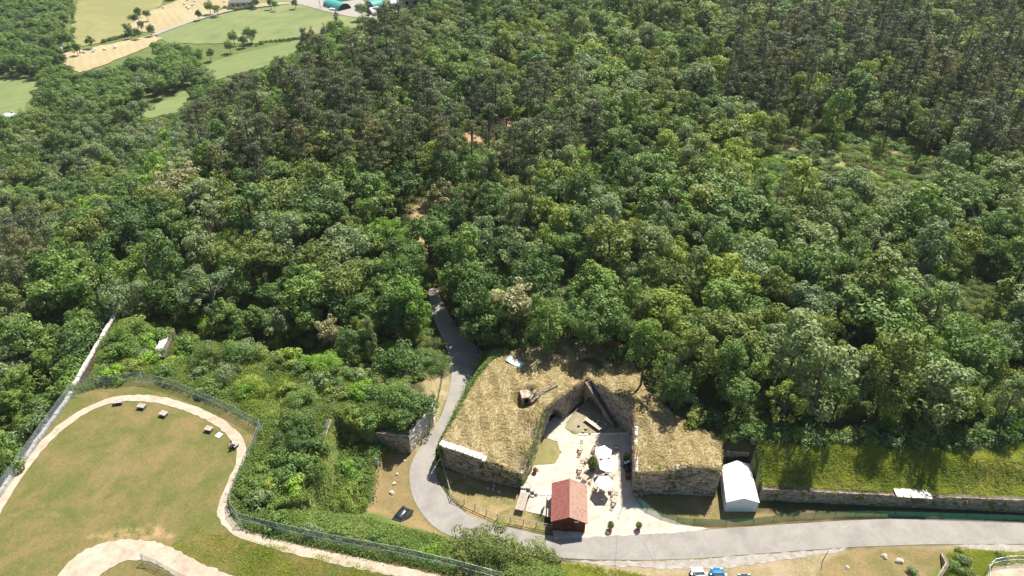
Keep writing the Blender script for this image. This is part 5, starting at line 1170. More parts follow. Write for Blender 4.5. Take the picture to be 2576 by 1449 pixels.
def trunkmesh(seed, kind, mat, blobs):
    r = random.Random(seed); b_ = MB()
    Ht = {'round': 7.5, 'wide': 6.8, 'tall': 11, 'airy': 7.8, 'bush': 1.2, 'pine': 15.2, 'spire': 16.3, 'dead': 8}[kind]
    r0 = {'bush': .07, 'pine': .24, 'spire': .2, 'dead': .16}.get(kind, .24)
    pts = [(0, 0, -1.2)]; x_ = y_ = 0
    for i in range(1, 6):
        x_ += r.uniform(-.2, .2)*(.3 if kind in ('pine', 'spire') else 1); y_ += r.uniform(-.2, .2)*(.3 if kind in ('pine', 'spire') else 1); pts.append((x_, y_, Ht*i/5))
    if kind == 'bush': pts = [(0, 0, -.3), (.05, 0, .6), (.1, .05, 1.2)]
    b_.tube(pts, [r0*(1-.75*i/(len(pts)-1)) for i in range(len(pts))], 7)
    for i in range(11 if kind != 'bush' else 4):
        if kind == 'dead': tgt = (r.uniform(-2.4, 2.4), r.uniform(-2.4, 2.4), r.uniform(4, 9)); sz = tgt[2]*r.uniform(.4, .7)
        else:
            B = r.choice(blobs[:-1]); tgt = B[:3]; sz = max(.2, tgt[2]-r.uniform(.3, .45)*math.hypot(tgt[0], tgt[1])-(.8 if kind != 'bush' else .2))
        t_ = min(max(sz/Ht, 0), 1)*5 if kind != 'bush' else .5; k = min(int(t_), len(pts)-2); f = t_-k
        s = tuple(pts[k][j]*(1-f)+pts[k+1][j]*f for j in range(3)) if kind != 'bush' else (0, 0, .1)
        md = tuple(s[j]*.45+tgt[j]*.55+r.uniform(-.15, .15) for j in range(3)); rr0 = r0*.38
        b_.tube([s, md, tgt], [rr0, rr0*.6, rr0*.2], 5, cap=False)
        if kind == 'dead':
            for _ in range(5):
                e_ = tuple(tgt[j]+r.uniform(-.9, .9) for j in range(3)); b_.tube([md, tuple((md[j]+e_[j])/2+r.uniform(-.2, .2) for j in range(3)), e_], [rr0*.35, rr0*.22, rr0*.08], 4, cap=False)
    return b_.mesh('trunk', mat, True)
PROTO = {}
SH = {'round': (4, 4200, .23), 'wide': (3, 4800, .23), 'tall': (2, 2900, .23), 'airy': (2, 1500, .21), 'bush': (3, 1000, .16), 'thicket': (3, 3600, .078), 'pine': (3, 3400, .20), 'spire': (2, 2900, .19)}
SIZES = {'round': (4.0, 6.4, 10.5), 'wide': (4.8, 5.9, 9.6), 'tall': (3.0, 7.0, 12.5), 'airy': (3.8, 6.4, 10.7), 'bush': (1.75, 1.0, 2.1), 'thicket': (1.75, 1.0, 2.1), 'pine': (3.2, 12.3, 16), 'spire': (2.6, 10.5, 17), 'dead': (2.6, 6, 9)}
TR = {}
for s_, (nv, _, _) in SH.items():
    for v_ in range(nv):
        bs = blobset(100+v_*7+len(s_)*31, 'bush' if s_ == 'thicket' else s_); TR[(s_, v_)] = (bs, trunkmesh(v_+5, 'bush' if s_ == 'thicket' else s_, M['bark'], bs))
for v_ in range(2): TR[('dead', v_)] = (None, trunkmesh(40+v_, 'dead', M['bark_dead'], None))
def proto(shape, kind, v_):
    key = (shape, kind, v_)
    if key not in PROTO:
        _, n_, sz = SH[shape]
        if shape in ('pine', 'spire'): PROTO[key] = crown('crown', v_*13+5, TR[(shape, v_)][0], n_, sz, LM[kind], .32, 1.0, .3, (.3, 1.1))
        else: PROTO[key] = crown('crown', v_*13+len(kind), TR[(shape, v_)][0], n_, sz, LM[kind], .6)
    return PROTO[key]
TREES = []     # x, y, z, scale xy, scale z, shape, kind, variant, rotation, screen position, named
def add_tree(x, y, s, szs, shape, kind, z=None):
    if shape == 'bush' and s > 1.25: shape = 'thicket'
    v_ = random.randrange(SH[shape][0]) if shape != 'dead' else random.randrange(2)
    z = float(H(x, y)) if z is None else z
    r_, cz, ht = SIZES[shape]
    TREES.append(dict(x=x, y=y, z=z, s=s, sz=szs, shape=shape, kind=kind, v=v_, rz=random.uniform(0, 6.28), img=toimg(x, y, z+cz*szs)))
def aim(u, v, wpx, kind, shape='round', zf=None, smax=2.2):
    """stand a tree so that its crown is seen at (u, v) about wpx wide"""
    r_, cz, ht = SIZES[shape]; s = 1.1
    for _ in range(5):
        hs = min(max(s, .8), 1.25) if shape != 'bush' else s
        if zf is None: h = hit(u, v, cz*hs)
        else: p = atz(u, v, zf+cz*hs); h = (p[0], p[1], zf)
        if h is None: return
        sc_ = toimg(h[0], h[1], h[2]+cz*hs)[2]; s = min(max(wpx/(2*r_*sc_), .3), smax)
    hs = min(max(s, .8), 1.25) if shape != 'bush' else s
    add_tree(h[0], h[1], s, hs, shape, kind, h[2])
HAND = [
 # just behind the bastion and along the lane
 (1050, 941, 38, 'mid', 'bush'), (1300, 755, 125, 'silver', 'round'), (1290, 830, 90, 'silver', 'airy'), (1355, 800, 70, 'mid', 'tall'), (1210, 700, 125, 'mid', 'round'), (1180, 650, 80, 'mid', 'round'), (1240, 790, 80, 'dark', 'round'),
 (1182, 618, 105, 'mid', 'wide'), (1268, 620, 130, 'dark', 'wide'), (1490, 715, 130, 'mid', 'round'), (1530, 760, 120, 'mid', 'round'), (1430, 800, 95, 'mid', 'round'), (1470, 680, 60, 'mid', 'tall'), (1590, 700, 80, 'grey', 'airy'),
 (1590, 760, 70, 'mid', 'tall'), (1655, 755, 95, 'mid', 'round'), (1760, 820, 140, 'mid', 'wide'), (1835, 925, 95, 'mid', 'tall'), (1785, 895, 80, 'grey', 'airy'), (1835, 705, 175, 'lime', 'wide'), (1945, 860, 110, 'grey', 'round'), (1980, 1010, 95, 'lime', 'airy'),
 (1870, 985, 100, 'mid', 'round'), (2070, 915, 140, 'mid', 'wide'), (2120, 975, 100, 'dark', 'round'), (2255, 1010, 110, 'lime', 'round'), (2440, 1010, 100, 'lime', 'round'), (2340, 950, 110, 'mid', 'round'), (2370, 890, 90, 'bright', 'airy'),
 (2500, 945, 90, 'olive', 'round'), (2555, 1000, 80, 'lime', 'tall'), (2195, 890, 90, 'lime', 'round'), (2170, 950, 70, 'grey', 'tall'), (2290, 870, 90, 'olive', 'round'), (2450, 880, 100, 'mid', 'airy'), (2530, 860, 90, 'grey', 'round'),
 (1700, 930, 60, 'grey', 'airy'), (1050, 940, 40, 'mid', 'bush'), (1540, 890, 60, 'dark', 'bush'), (1800, 1050, 60, 'dark', 'bush'),
 # middle right
 (1830, 410, 130, 'lime', 'wide'), (1870, 310, 105, 'lime', 'round'), (1640, 420, 160, 'mid', 'wide'), (1690, 500, 110, 'mid', 'airy'), (1600, 480, 90, 'grey', 'airy'), (1550, 190, 150, 'mid', 'wide'), (1580, 258, 80, 'grey', 'round'), (1660, 215, 95, 'olive', 'round'),
 (1415, 258, 90, 'lime', 'wide'), (1275, 265, 70, 'mid', 'round'), (1100, 385, 80, 'lime', 'round'), (1112, 500, 115, 'rust', 'wide'), (1010, 462, 115, 'dark', 'wide'), (932, 462, 85, 'lime', 'round'), (1275, 395, 110, 'rust', 'wide'), (1225, 415, 90, 'rust', 'round'),
 (1160, 445, 85, 'lime', 'round'), (1250, 505, 120, 'mid', 'wide'), (1310, 560, 110, 'grey', 'airy'), (1390, 600, 100, 'mid', 'round'), (1450, 560, 110, 'mid', 'round'), (1510, 610, 110, 'olive', 'airy'), (1580, 600, 120, 'olive', 'round'),
 (1450, 480, 110, 'grey', 'round'), (1530, 520, 90, 'mid', 'airy'), (1650, 610, 120, 'grey', 'round'), (1720, 560, 110, 'mid', 'round'), (1700, 640, 90, 'lime', 'round'), (1790, 590, 110, 'grey', 'airy'), (1900, 620, 110, 'mid', 'round'),
 (1915, 650, 70, 'lime', 'tall'), (1990, 690, 100, 'mid', 'round'), (2090, 640, 90, 'grey', 'round'), (2150, 470, 130, 'grey', 'wide'), (2240, 500, 130, 'grey', 'wide'), (2070, 480, 100, 'grey', 'round'), (2330, 560, 90, 'olive', 'round'), (2410, 610, 130, 'olive', 'wide'),
 (2510, 580, 130, 'mid', 'wide'), (2540, 640, 90, 'mid', 'airy'), (2460, 500, 90, 'grey', 'airy'), (2180, 700, 80, 'lime', 'round'), (2120, 730, 100, 'grey', 'round'), (2260, 720, 130, 'grey', 'round'), (2350, 700, 90, 'lime', 'airy'), (2060, 600, 90, 'lime', 'round'),
 (2200, 610, 120, 'grey', 'airy'), (2540, 290, 110, 'mid', 'wide'), (2400, 75, 110, 'lime', 'wide'), (2390, 115, 90, 'mid', 'round'), (2110, 60, 90, 'lime', 'round'), (2090, 110, 70, 'mid', 'tall'), (2165, 210, 70, 'lime', 'tall'), (2110, 285, 70, 'mid', 'tall'),
 (1960, 600, 80, 'mid', 'tall'), (1720, 330, 90, 'mid', 'round'), (1800, 260, 80, 'mid', 'round'), (1480, 430, 80, 'lime', 'round'), (1360, 500, 90, 'mid', 'round'), (2500, 170, 70, 'mid', 'airy'), (2040, 380, 60, 'grey', 'airy'),
 # left of the lane
 (890, 690, 120, 'grey', 'wide'), (965, 675, 130, 'mid', 'wide'), (1012, 705, 105, 'mid', 'round'), (1035, 770, 95, 'bright', 'tall'), (960, 770, 110, 'mid', 'round'), (870, 770, 100, 'dark', 'round'), (700, 560, 90, 'mid', 'round'), (760, 480, 100, 'mid', 'airy'),
 (735, 610, 90, 'grey', 'tall'), (790, 640, 80, 'dark', 'round'), (975, 580, 100, 'bright', 'wide'), (925, 600, 90, 'bright', 'round'), (880, 570, 70, 'olive', 'round'), (910, 540, 70, 'mid', 'round'),
 (820, 500, 90, 'mid', 'round'), (690, 440, 100, 'mid', 'round'), (630, 450, 90, 'mid', 'round'), (560, 480, 90, 'lime', 'airy'), (600, 540, 110, 'olive', 'round'), (520, 570, 110, 'grey', 'airy'), (450, 560, 100, 'mid', 'round'),
 (290, 610, 130, 'mid', 'wide'), (235, 650, 130, 'dark', 'wide'), (310, 680, 110, 'mid', 'round'), (170, 640, 100, 'mid', 'round'), (88, 690, 75, 'mid', 'tall'), (375, 620, 90, 'grey', 'airy'), (420, 640, 80, 'mid', 'airy'), (560, 640, 110, 'olive', 'round'), (620, 610, 90, 'olive', 'round'),
 (180, 470, 110, 'dark', 'wide'), (120, 500, 90, 'mid', 'round'), (330, 500, 110, 'mid', 'airy'), (400, 440, 100, 'bright', 'airy'), (440, 420, 90, 'mid', 'round'), (250, 440, 70, 'lime', 'round'), (480, 400, 90, 'grey', 'round'), (480, 300, 100, 'mid', 'wide'), (70, 360, 100, 'grey', 'wide'), (60, 410, 80, 'dark', 'round'),
 (520, 720, 90, 'mid', 'round'), (610, 720, 80, 'dark', 'round'), (690, 740, 90, 'mid', 'round'), (780, 800, 80, 'bright', 'round'), (830, 830, 70, 'silver', 'round'), (700, 810, 80, 'grey', 'round'), (620, 800, 90, 'dark', 'round'), (470, 760, 80, 'dark', 'round'), (560, 790, 80, 'mid', 'round'), (740, 720, 70, 'dark', 'tall'),
]
for h_ in HAND: aim(*h_)
LOW = [ (110, 910, 70, 'bright', 'round'), (165, 900, 55, 'bright', 'round'), (60, 960, 90, 'mid', 'round'), (150, 980, 60, 'grey', 'round'), (40, 880, 90, 'grey', 'wide'), (20, 1020, 80, 'mid', 'round'), (105, 1020, 80, 'bright', 'round'), (70, 1080, 70, 'mid', 'round'), (10, 1120, 80, 'bright', 'round'), (40, 800, 80, 'grey', 'round'), (130, 840, 80, 'dark', 'round'), (215, 800, 90, 'dark', 'round'), (95, 770, 60, 'grey', 'airy'),
]
for h_ in LOW:
    zf_ = -6.0
    while atz(h_[0], h_[1], zf_+6)[0] > -71.5-h_[2]*.03 and zf_ > -30: zf_ -= 1.5
    aim(*h_, zf_)
for h_ in ((1190, 765, 100, 'dark', 'round'), (1200, 830, 85, 'dark', 'round'), (1165, 720, 80, 'dark', 'tall'), (1235, 850, 60, 'dark', 'round'), (1010, 800, 90, 'dark', 'round'), (930, 850, 45, 'dark', 'tall')): aim(*h_)
for h_ in ((1440, 795, 95, 'mid', 'round'), (1530, 805, 110, 'mid', 'round'), (1380, 815, 80, 'mid', 'tall'), (1480, 830, 70, 'dark', 'round'), (1345, 840, 60, 'mid', 'bush'), (1600, 840, 80, 'dark', 'round')): aim(*h_, 4.8)
for k_ in range(30): aim(1845+k_*25+random.uniform(-8, 8), 1088+random.uniform(-12, 8)+(5 if k_ > 14 else 0), random.uniform(45, 70), random.choice(['dark', 'mid', 'grey', 'dark', 'olive', 'mid']), 'bush', None, 4)
for xx_, yy_ in ((-6.2, 98.5), (-7.5, 103), (-10, 108), (-2.5, 95.8), (-12, 113), (-3, 102), (-18.6, 113), (-14, 119), (-19.5, 108), (-17, 123), (-12.5, 126), (-20, 102), (-19, 97)): add_tree(xx_, yy_, random.uniform(.85, 1.05), 1.15, 'round', random.choice(['dark', 'mid']))

# pines named by eye, then the belts they stand in
PH = [(600, 350), (545, 395), (655, 325), (700, 300), (790, 300), (770, 240), (850, 250), (870, 380), (950, 340), (930, 390), (900, 300), (1010, 300), (960, 220), (1040, 330), (1080, 260), (1130, 290), (1180, 230), (1230, 300), (1250, 220), (1180, 330), (1330, 230), (1350, 330), (1420, 350), (1490, 300), (1440, 300), (1290, 350), (830, 320), (760, 350), (620, 290), (560, 310), (640, 400),
      (60, 620), (30, 680), (110, 600), (20, 560), (1860, 170), (1900, 210), (1940, 150), (1960, 230), (2000, 170), (2040, 220), (1830, 200), (2210, 100), (2250, 60), (2290, 130), (2320, 60), (2450, 180), (2480, 100), (2530, 60), (2550, 150), (2360, 220), (2410, 280), (2340, 300), (2260, 260), (2470, 260), (2060, 130), (2150, 130), (975, 100), (930, 130), (1020, 70), (880, 115), (800, 120), (780, 170), (2240, 190), (2300, 230), (2520, 370), (2470, 340)]
for u, v in PH:
    left = u < 1500
    aim(u+random.uniform(-6, 6), v, random.uniform(62, 92) if left else random.uniform(46, 66), 'rust' if random.random() < .18 and left else 'pine', 'pine' if left else random.choice(['spire', 'pine']))
for u, v in ((1400, 415), (1690, 545), (1300, 700), (1735, 860), (735, 640), (2000, 560), (330, 320), (240, 360), (2045, 250), (2290, 110), (1200, 250), (800, 420), (1715, 470), (2460, 560), (1660, 470), (1960, 470)):
    aim(u, v, 60, 'mid', 'dead')
aim(1567, 985, 55, 'mid', 'dead')
# roof and courtyard edge trees
aim(992, 908, 148, 'dark', 'wide', 0.0); aim(1620, 905, 118, 'mid', 'round', 4.8); TREES[-1]['sz'] = 1.3; aim(1700, 965, 80, 'dark', 'round', 4.8, 1.0); aim(1735, 1005, 62, 'grey', 'bush', 4.8, 3)
# lone trees and hedges in the valley
for u, v, w_, k in ((910, 22, 38, 'mid'), (498, 34, 18, 'dark'), (629, 84, 42, 'dark'), (585, 90, 30, 'mid'), (225, 103, 28, 'dark'), (347, 28, 26, 'dark'), (353, 62, 18, 'dark'), (318, 68, 24, 'mid'), (378, 72, 24, 'dark'), (325, 78, 20, 'dark'), (345, 80, 20, 'dark'), (368, 34, 20, 'mid'), (525, 14, 28, 'mid'), (545, 22, 24, 'mid'), (640, 5, 26, 'dark'), (741, 6, 20, 'dark'), (680, 6, 20, 'mid'), (690, 10, 16, 'mid'), (140, 128, 30, 'mid'), (190, 120, 24, 'dark'), (610, 100, 26, 'dark'), (575, 112, 26, 'mid')):
    aim(u, v, w_, k, 'wide' if k == 'dark' else 'round')
for a, b_, n in (((256, 106), (312, 92), 7), ((314, 90), (352, 86), 5), ((325, 47), (352, 37), 4), ((560, 20), (600, 26), 5), ((655, 108), (830, 92), 16), ((640, 118), (660, 108), 3), ((596, 24), (640, 18), 5), ((830, 92), (900, 80), 6), ((180, 10), (184, 60), 7), ((186, 70), (176, 100), 4)):
    for i in range(n):
        t_ = (i+.5)/n; aim(a[0]+(b_[0]-a[0])*t_, a[1]+(b_[1]-a[1])*t_-3, random.uniform(10, 17), random.choice(['dark', 'mid', 'mid', 'grey']), 'bush', None, 3.2)
NH = len(TREES)
# the rest of the wood
def inpoly(u, v, P):
    c = False; n = len(P)
    for i in range(n):
        (ax_, ay_), (bx_, by_) = P[i], P[i-1]
        if (ay_ > v) != (by_ > v) and u < (bx_-ax_)*(v-ay_)/(by_-ay_)+ax_: c = not c
    return c
PZ = [[(480, 290), (640, 240), (800, 200), (1000, 200), (1400, 200), (1500, 290), (1500, 370), (1180, 430), (860, 420), (640, 450), (480, 400)], [(1800, 100), (2000, 60), (2576, 0), (2700, 0), (2700, 400), (2400, 400), (2150, 340), (1830, 290)], [(-80, 540), (130, 560), (120, 740), (-80, 780)], [(760, 60), (1040, 20), (1040, 150), (760, 200)]]
NOGO_W = [[(325, 285), (480, 225), (500, 240), (430, 290)]]
GAPS = [[(1220, 295), (1295, 285), (1300, 330), (1225, 335)], [(1440, 345), (1478, 335), (1490, 380), (1450, 385)], [(2290, 340), (2360, 400), (2350, 440), (2310, 440)], [(1880, 400), (1990, 400), (1990, 440), (1885, 440)], [(1035, 500), (1085, 490), (1110, 560), (1108, 645), (1050, 645), (1035, 590)], [(868, 505), (905, 495), (915, 530), (880, 545)], [(2020, 330), (2150, 330), (2290, 345), (2320, 460), (2180, 440), (2040, 400), (1885, 425), (1900, 395)], [(1160, 330), (1210, 320), (1215, 370), (1170, 380)], [(1390, 700), (1440, 690), (1420, 780), (1385, 760)], [(2440, 700), (2510, 680), (2530, 730), (2450, 740)]]
fieldsW = [f_ for f_, _ in FIELDS]
fieldXY = [farpoly(f_) for f_ in fieldsW]+[yard]
occ = [(t['x'], t['y'], t['s']*SIZES[t['shape']][0]) for t in TREES if t['shape'] != 'bush']
cell = {}
def near(x, y, r):
    cx, cy = int(x//8), int(y//8)
    for i in range(cx-1, cx+2):
        for j in range(cy-1, cy+2):
            for (a, b_, q) in cell.get((i, j), ()):
                if (a-x)**2+(b_-y)**2 < (r+q)**2: return True
    return False
for a, b_, q in occ: cell.setdefault((int(a//8), int(b_//8)), []).append((a, b_, q*.46))
N = 20000
cy_ = 60+(rs_.uniform(0, 1, N)**.72)*520; cxr = rs_.uniform(-1, 1, N)
cx_ = cxr*(cy_*.86+34)
hz = H(cx_, cy_)
dl = sdf(cx_, cy_, LANE); dlw = sdf(cx_, cy_, LAWN); dm = sdf(cx_, cy_, MOUND); dr = sdf(cx_, cy_, ROOF)
bankm = (cx_ > 33) & (cy_ < np.interp(cx_, [34, 70, 120], [73, 72, 71]))
front = (cx_ > -10) & (cx_ < 34) & (cy_ < 88) & ~((cx_ > 20.5) & (cy_ > 76) & (dr > .5)) & ~((cx_ > 29) & (cy_ > 71.5))
ok = (dl > 3.0) & (dlw > 1) & (dm > 3.0) & (dr > 1.5) & ~bankm & ~front & ~((cx_ > -67) & (cx_ < -9) & (cy_ < 88)) & ~((cx_ > -67.5) & (cx_ < -30) & (cy_ < 101))
ok &= ~((cx_ > -19) & (cx_ < -5) & (cy_ < 104))
for P in fieldXY: ok &= sdf(cx_, cy_, P) > 3.5
def view_block(x, y, z, top):
    """would a tree here hide a field, a gap or the lane?"""
    u0, v0, k0 = toimg(x, y, z+top)
    return u0, v0
kept = 0
FARM = [(735, -30), (1064, -30), (1058, 2), (1000, 24), (985, 40), (940, 46), (880, 50), (830, 40), (740, 8)]
def gapf(x, y, z):
    for hh_ in (.5, 2.5, 4.5, 6.5, 8.5, 10.5):
        a_, b_, c_ = toimg(x, y, z+hh_)
        for P in GAPS:
            if inpoly(a_, b_, P) or (hh_ > 2 and (inpoly(a_-c_*2, b_, P) or inpoly(a_+c_*2, b_, P))): return True
    return False
def tvf(x, y, z): return any(inpoly(*toimg(x, y, z+hh_)[:2], FARM) for hh_ in (3, 6, 9, 11))
for x, y, z, o_ in zip(cx_, cy_, hz, ok):
    if not o_: continue
    u, v, k = toimg(x, y, z+8)
    if u < -140 or u > 2720 or v < -60: continue
    if gapf(x, y, z): continue
    if z < 8 and tvf(x, y, z): continue
    tu, tv, _ = toimg(x, y, z+10.5)
    if tv < 320 and any(inpoly(tu, tv+6, P) or inpoly(tu, tv+20, P) for P in fieldsW): continue
    fz = ((u/2576-.5)*2)
    inp = [inpoly(u, v, P) for P in PZ]
    q = random.random(); nv = float(vnoise(x, y, 16, 9))
    if any(inp) and q < (.12 if inp[3] else .3 if u < 1700 else .45):
        shape = 'pine' if inp[0] or inp[2] else random.choice(['spire', 'spire', 'pine']); kind = 'rust' if random.random() < .14 else 'pine'; rad = 2.5
    else:
        shape = random.choice(['round', 'round', 'wide', 'tall', 'airy'])
        if y > 330: shape = random.choice(['round', 'wide'])
        pal = ['mid', 'mid', 'grey', 'dark', 'olive', 'lime', 'mid', 'grey'] if u > 1250 else ['mid', 'mid', 'dark', 'grey', 'mid', 'olive', 'dark', 'bright']
        if u > 1650 and 430 < v < 1000: pal = ['grey', 'grey', 'grey', 'mid', 'mid', 'olive', 'lime', 'airy']
        if v < 320 and u < 900: pal = ['dark', 'mid', 'mid', 'grey']
        kind = pal[int((nv*.5+random.random()*.5)*len(pal)) % len(pal)]
        if kind == 'airy': kind = 'grey'
        if random.random() < .003: kind = 'silver'
        rad = SIZES[shape][0]
    s = random.uniform(.7, 1.0)+random.random()**2*.75
    if near(x, y, rad*s*.43): continue
    cell.setdefault((int(x//8), int(y//8)), []).append((x, y, rad*s*.43))
    add_tree(x, y, s, min(max(s*random.uniform(.9, 1.1), .75), 1.2), shape, kind, float(z)); kept += 1
print('trees', NH, kept)
# which are things of their own: the largest in the picture, at most 290 of a kind
def score(t): return t['s']*SIZES[t['shape']][0]*t['img'][2]
def kindname(t): return 'pine_tree' if t['shape'] in ('pine', 'spire') else 'dead_tree' if t['shape'] == 'dead' else 'shrub' if t['shape'] in ('bush', 'thicket') else 'broadleaf_tree'
SHRUBS = []
def shrub(u, v, w_, kind, lab=None, zf=None):
    n0 = len(TREES); aim(u, v, w_, kind, 'bush', zf, 4.5)
    if len(TREES) > n0: TREES[-1]['lab'] = lab; TREES[-1]['keep'] = True
# shrubs told apart on the rampart, in the hollow, by the walls
for a in ((330, 830, 95, 'mid'), (300, 875, 60, 'mid'), (370, 860, 60, 'bright'), (400, 840, 60, 'mid'), (390, 890, 45, 'dark'), (265, 900, 35, 'mid'), (285, 870, 40, 'dark'), (470, 860, 60, 'mid'), (600, 880, 90, 'mid'), (560, 900, 50, 'mid'), (515, 915, 50, 'mid'), (640, 890, 50, 'olive'),
          (560, 930, 40, 'dark'), (700, 910, 50, 'olive'), (760, 925, 60, 'mid'), (800, 950, 60, 'grey'), (850, 960, 50, 'mid'), (900, 980, 60, 'bright'), (940, 985, 60, 'mid'), (985, 1000, 50, 'mid'), (1030, 1010, 70, 'dark'), (1010, 1050, 60, 'mid'), (1060, 1020, 50, 'dark'), (1045, 1045, 40, 'mid'), (880, 1030, 45, 'mid'),
          (930, 1060, 60, 'mid'), (890, 1050, 50, 'lime'), (870, 1090, 60, 'mid'), (960, 1090, 50, 'dark'), (900, 1100, 40, 'mid'), (730, 1100, 80, 'dark'), (780, 1080, 70, 'dark'), (800, 1120, 70, 'dark'), (700, 1150, 80, 'dark'), (760, 1160, 80, 'mid'), (720, 1200, 70, 'dark'), (660, 1180, 50, 'mid'), (790, 1180, 50, 'dark'),
          (880, 1250, 85, 'lime'), (875, 1180, 60, 'bright'), (900, 1210, 55, 'mid'), (850, 1280, 50, 'mid'), (910, 1160, 40, 'mid'), (650, 1250, 60, 'grey'), (700, 1270, 50, 'mid'), (1230, 905, 50, 'bright'), (1265, 885, 50, 'bright'), (1240, 895, 40, 'mid'), (1160, 1030, 25, 'bright'), (1745, 1055, 70, 'olive'), (1690, 1000, 60, 'mid'), (1830, 1100, 40, 'mid'), (1818, 1130, 30, 'mid'),
          (690, 1350-40, 70, 'mid'), (780, 1330, 60, 'grey'), (860, 1340, 55, 'mid'), (940, 1350, 55, 'mid'), (1000, 1370, 50, 'mid'), (1080, 1390, 55, 'bright'), (620, 1270, 50, 'mid'), (640, 1215, 50, 'mid')):
    shrub(*a)
for a in ((1340, 1098, 22, 'bright', 3.4), (1345, 1110, 16, 'bright', 3.0), (1330, 1165, 12, 'mid', 2.4), (1196, 1135+10, 28, 'lime', 2.6), (1600, 1022, 30, 'dark', 5.2), (1790, 1184, 24, 'lime', 4.6), (1660, 1178, 14, 'mid', 4.3)):
    shrub(*a[:4], None, a[4])
for k_ in range(95):
    for _ in range(40):
        x_, y_ = random.uniform(-66, -11), random.uniform(56, 99)
        if sdf(np.array([x_]), np.array([y_]), MOUND)[0] < -.4 and sdf(np.array([x_]), np.array([y_]), LAWN)[0] > .8 and sdf(np.array([x_]), np.array([y_]), HOLLOW)[0] > .5: break
    s_ = .35+random.random()**2*1.1; add_tree(x_, y_, s_, s_*random.uniform(.6, 1.1), 'bush', random.choice(['mid', 'mid', 'dark', 'olive', 'grey', 'bright', 'lime'])); TREES[-1]['keep'] = True
for k_ in range(26):
    f_ = (k_+.5)/26; pp = wl; i_ = min(int(f_*4), 3); g_ = f_*4-i_; x_ = pp[i_][0]*(1-g_)+pp[i_+1][0]*g_; y_ = pp[i_][1]*(1-g_)+pp[i_+1][1]*g_-random.uniform(.1, 1.0)
    s_ = random.uniform(.6, 1.5); add_tree(x_, y_, s_, s_*random.uniform(.6, .9), 'bush', random.choice(['mid', 'olive', 'bright', 'grey'])); TREES[-1]['keep'] = True
for a in ((1180, 1365, 110, 'olive'), (1240, 1360, 120, 'olive'), (1290, 1385, 110, 'olive'), (1220, 1400, 120, 'olive'), (1350, 1395, 90, 'olive'), (1385, 1410, 60, 'olive'), (1160, 1400, 60, 'olive')): shrub(*a)
for a in ((1900, 1095, 40, 'grey'), (1950, 1100, 50, 'mid'), (2020, 1105, 50, 'grey'), (2070, 1110, 40, 'mid'), (2120, 1100, 55, 'grey'), (2180, 1115, 45, 'mid'), (2240, 1110, 50, 'grey'), (2300, 1115, 45, 'mid'), (2370, 1110, 50, 'mid'), (2440, 1115, 50, 'grey'), (2500, 1110, 55, 'grey'), (2550, 1110, 45, 'mid'), (2330, 1090, 55, 'dark'), (1860, 1075, 50, 'mid'), (2420, 1405, 40, 'grey'), (2400, 1425, 45, 'mid'), (2440, 1440, 45, 'olive'), (2415, 1385, 22, 'mid'), (2300, 1440, 35, 'grey'), (2520, 1400, 30, 'mid')):
    shrub(*a)
groups = {'pine_tree': [], 'dead_tree': [], 'shrub': [], 'broadleaf_tree': []}
for t in TREES: groups[kindname(t)].append(t)
far = []; named = []
for k, L_ in groups.items():
    vis = [t for t in L_ if -60 < t['img'][0] < 2636 and -40 < t['img'][1] < 1500]
    rest_ = [t for t in L_ if t not in vis] if len(L_) < 400 else [t for t in L_ if not (-60 < t['img'][0] < 2636 and -40 < t['img'][1] < 1500)]
    vis.sort(key=lambda t: -(score(t)+(200 if t.get('keep') else 0)))
    named += [(k, t) for t in vis[:290]]; far += vis[290:]+rest_
ORD = ['leftmost', 'second', 'third', 'fourth', 'fifth', 'sixth', 'seventh', 'eighth', 'ninth', 'tenth', 'eleventh', 'twelfth', 'thirteenth', 'fourteenth', 'fifteenth', 'sixteenth', 'seventeenth', 'eighteenth', 'nineteenth', 'twentieth', 'twenty-first', 'twenty-second', 'twenty-third', 'twenty-fourth', 'twenty-fifth', 'twenty-sixth', 'twenty-seventh', 'twenty-eighth', 'twenty-ninth', 'thirtieth']
def where(u, v):
    if v > 1290: return 'below the road fence' if u > 1950 else 'on the slope under the lawn fence' if u < 1120 else 'hiding the lane bend at the bottom'
    if v > 1060: return 'below the left parapet' if u < 260 else 'in the overgrown ditch' if u < 1100 else 'around the courtyard walls' if u < 1850 else 'at the top of the right grass bank'
    if v > 840: return 'beneath the left parapet' if u < 235 else 'on the overgrown rampart' if u < 1120 else 'behind the bastion roofs' if u < 1700 else 'behind the marquee' if u < 2050 else 'above the right grass bank'
    if v > 640: return 'in the lower left wood' if u < 420 else 'above the rampart' if u < 800 else 'left beside the shaded lane' if u < 1110 else 'right beside the shaded lane' if u < 1420 else 'behind the staircase' if u < 1750 else 'in the lower right wood' if u < 2160 else 'at the lower right edge'
    if v > 440: return 'at the left edge' if u < 300 else 'in the left wood' if u < 680 else 'left of the sandy clearing' if u < 1060 else 'right of the sandy clearing' if u < 1420 else 'in the middle of the wood' if u < 1850 else 'below the ivy clearing' if u < 2250 else 'at the right edge'
    if v > 230: return 'on the left valley slope' if u < 440 else 'in the left pine belt' if u < 820 else 'in the central pine belt' if u < 1200 else 'near the pine belt track' if u < 1560 else 'in the upper middle wood' if u < 1980 else 'above the ivy clearing' if u < 2280 else 'in the upper right corner'
    return 'by the hay fields' if u < 480 else 'by the farm pastures' if u < 880 else 'near the barns' if u < 1180 else 'along the top centre' if u < 1620 else 'along the top right of centre' if u < 2050 else 'at the top right'
ORD += ['thirty-'+o for o in ORD[20-20+1-1:0]]+['%s-%s' % (t_, o) for t_ in ('thirty', 'forty', 'fifty') for o in ('first', 'second', 'third', 'fourth', 'fifth', 'sixth', 'seventh', 'eighth', 'ninth')]
buckets = {}
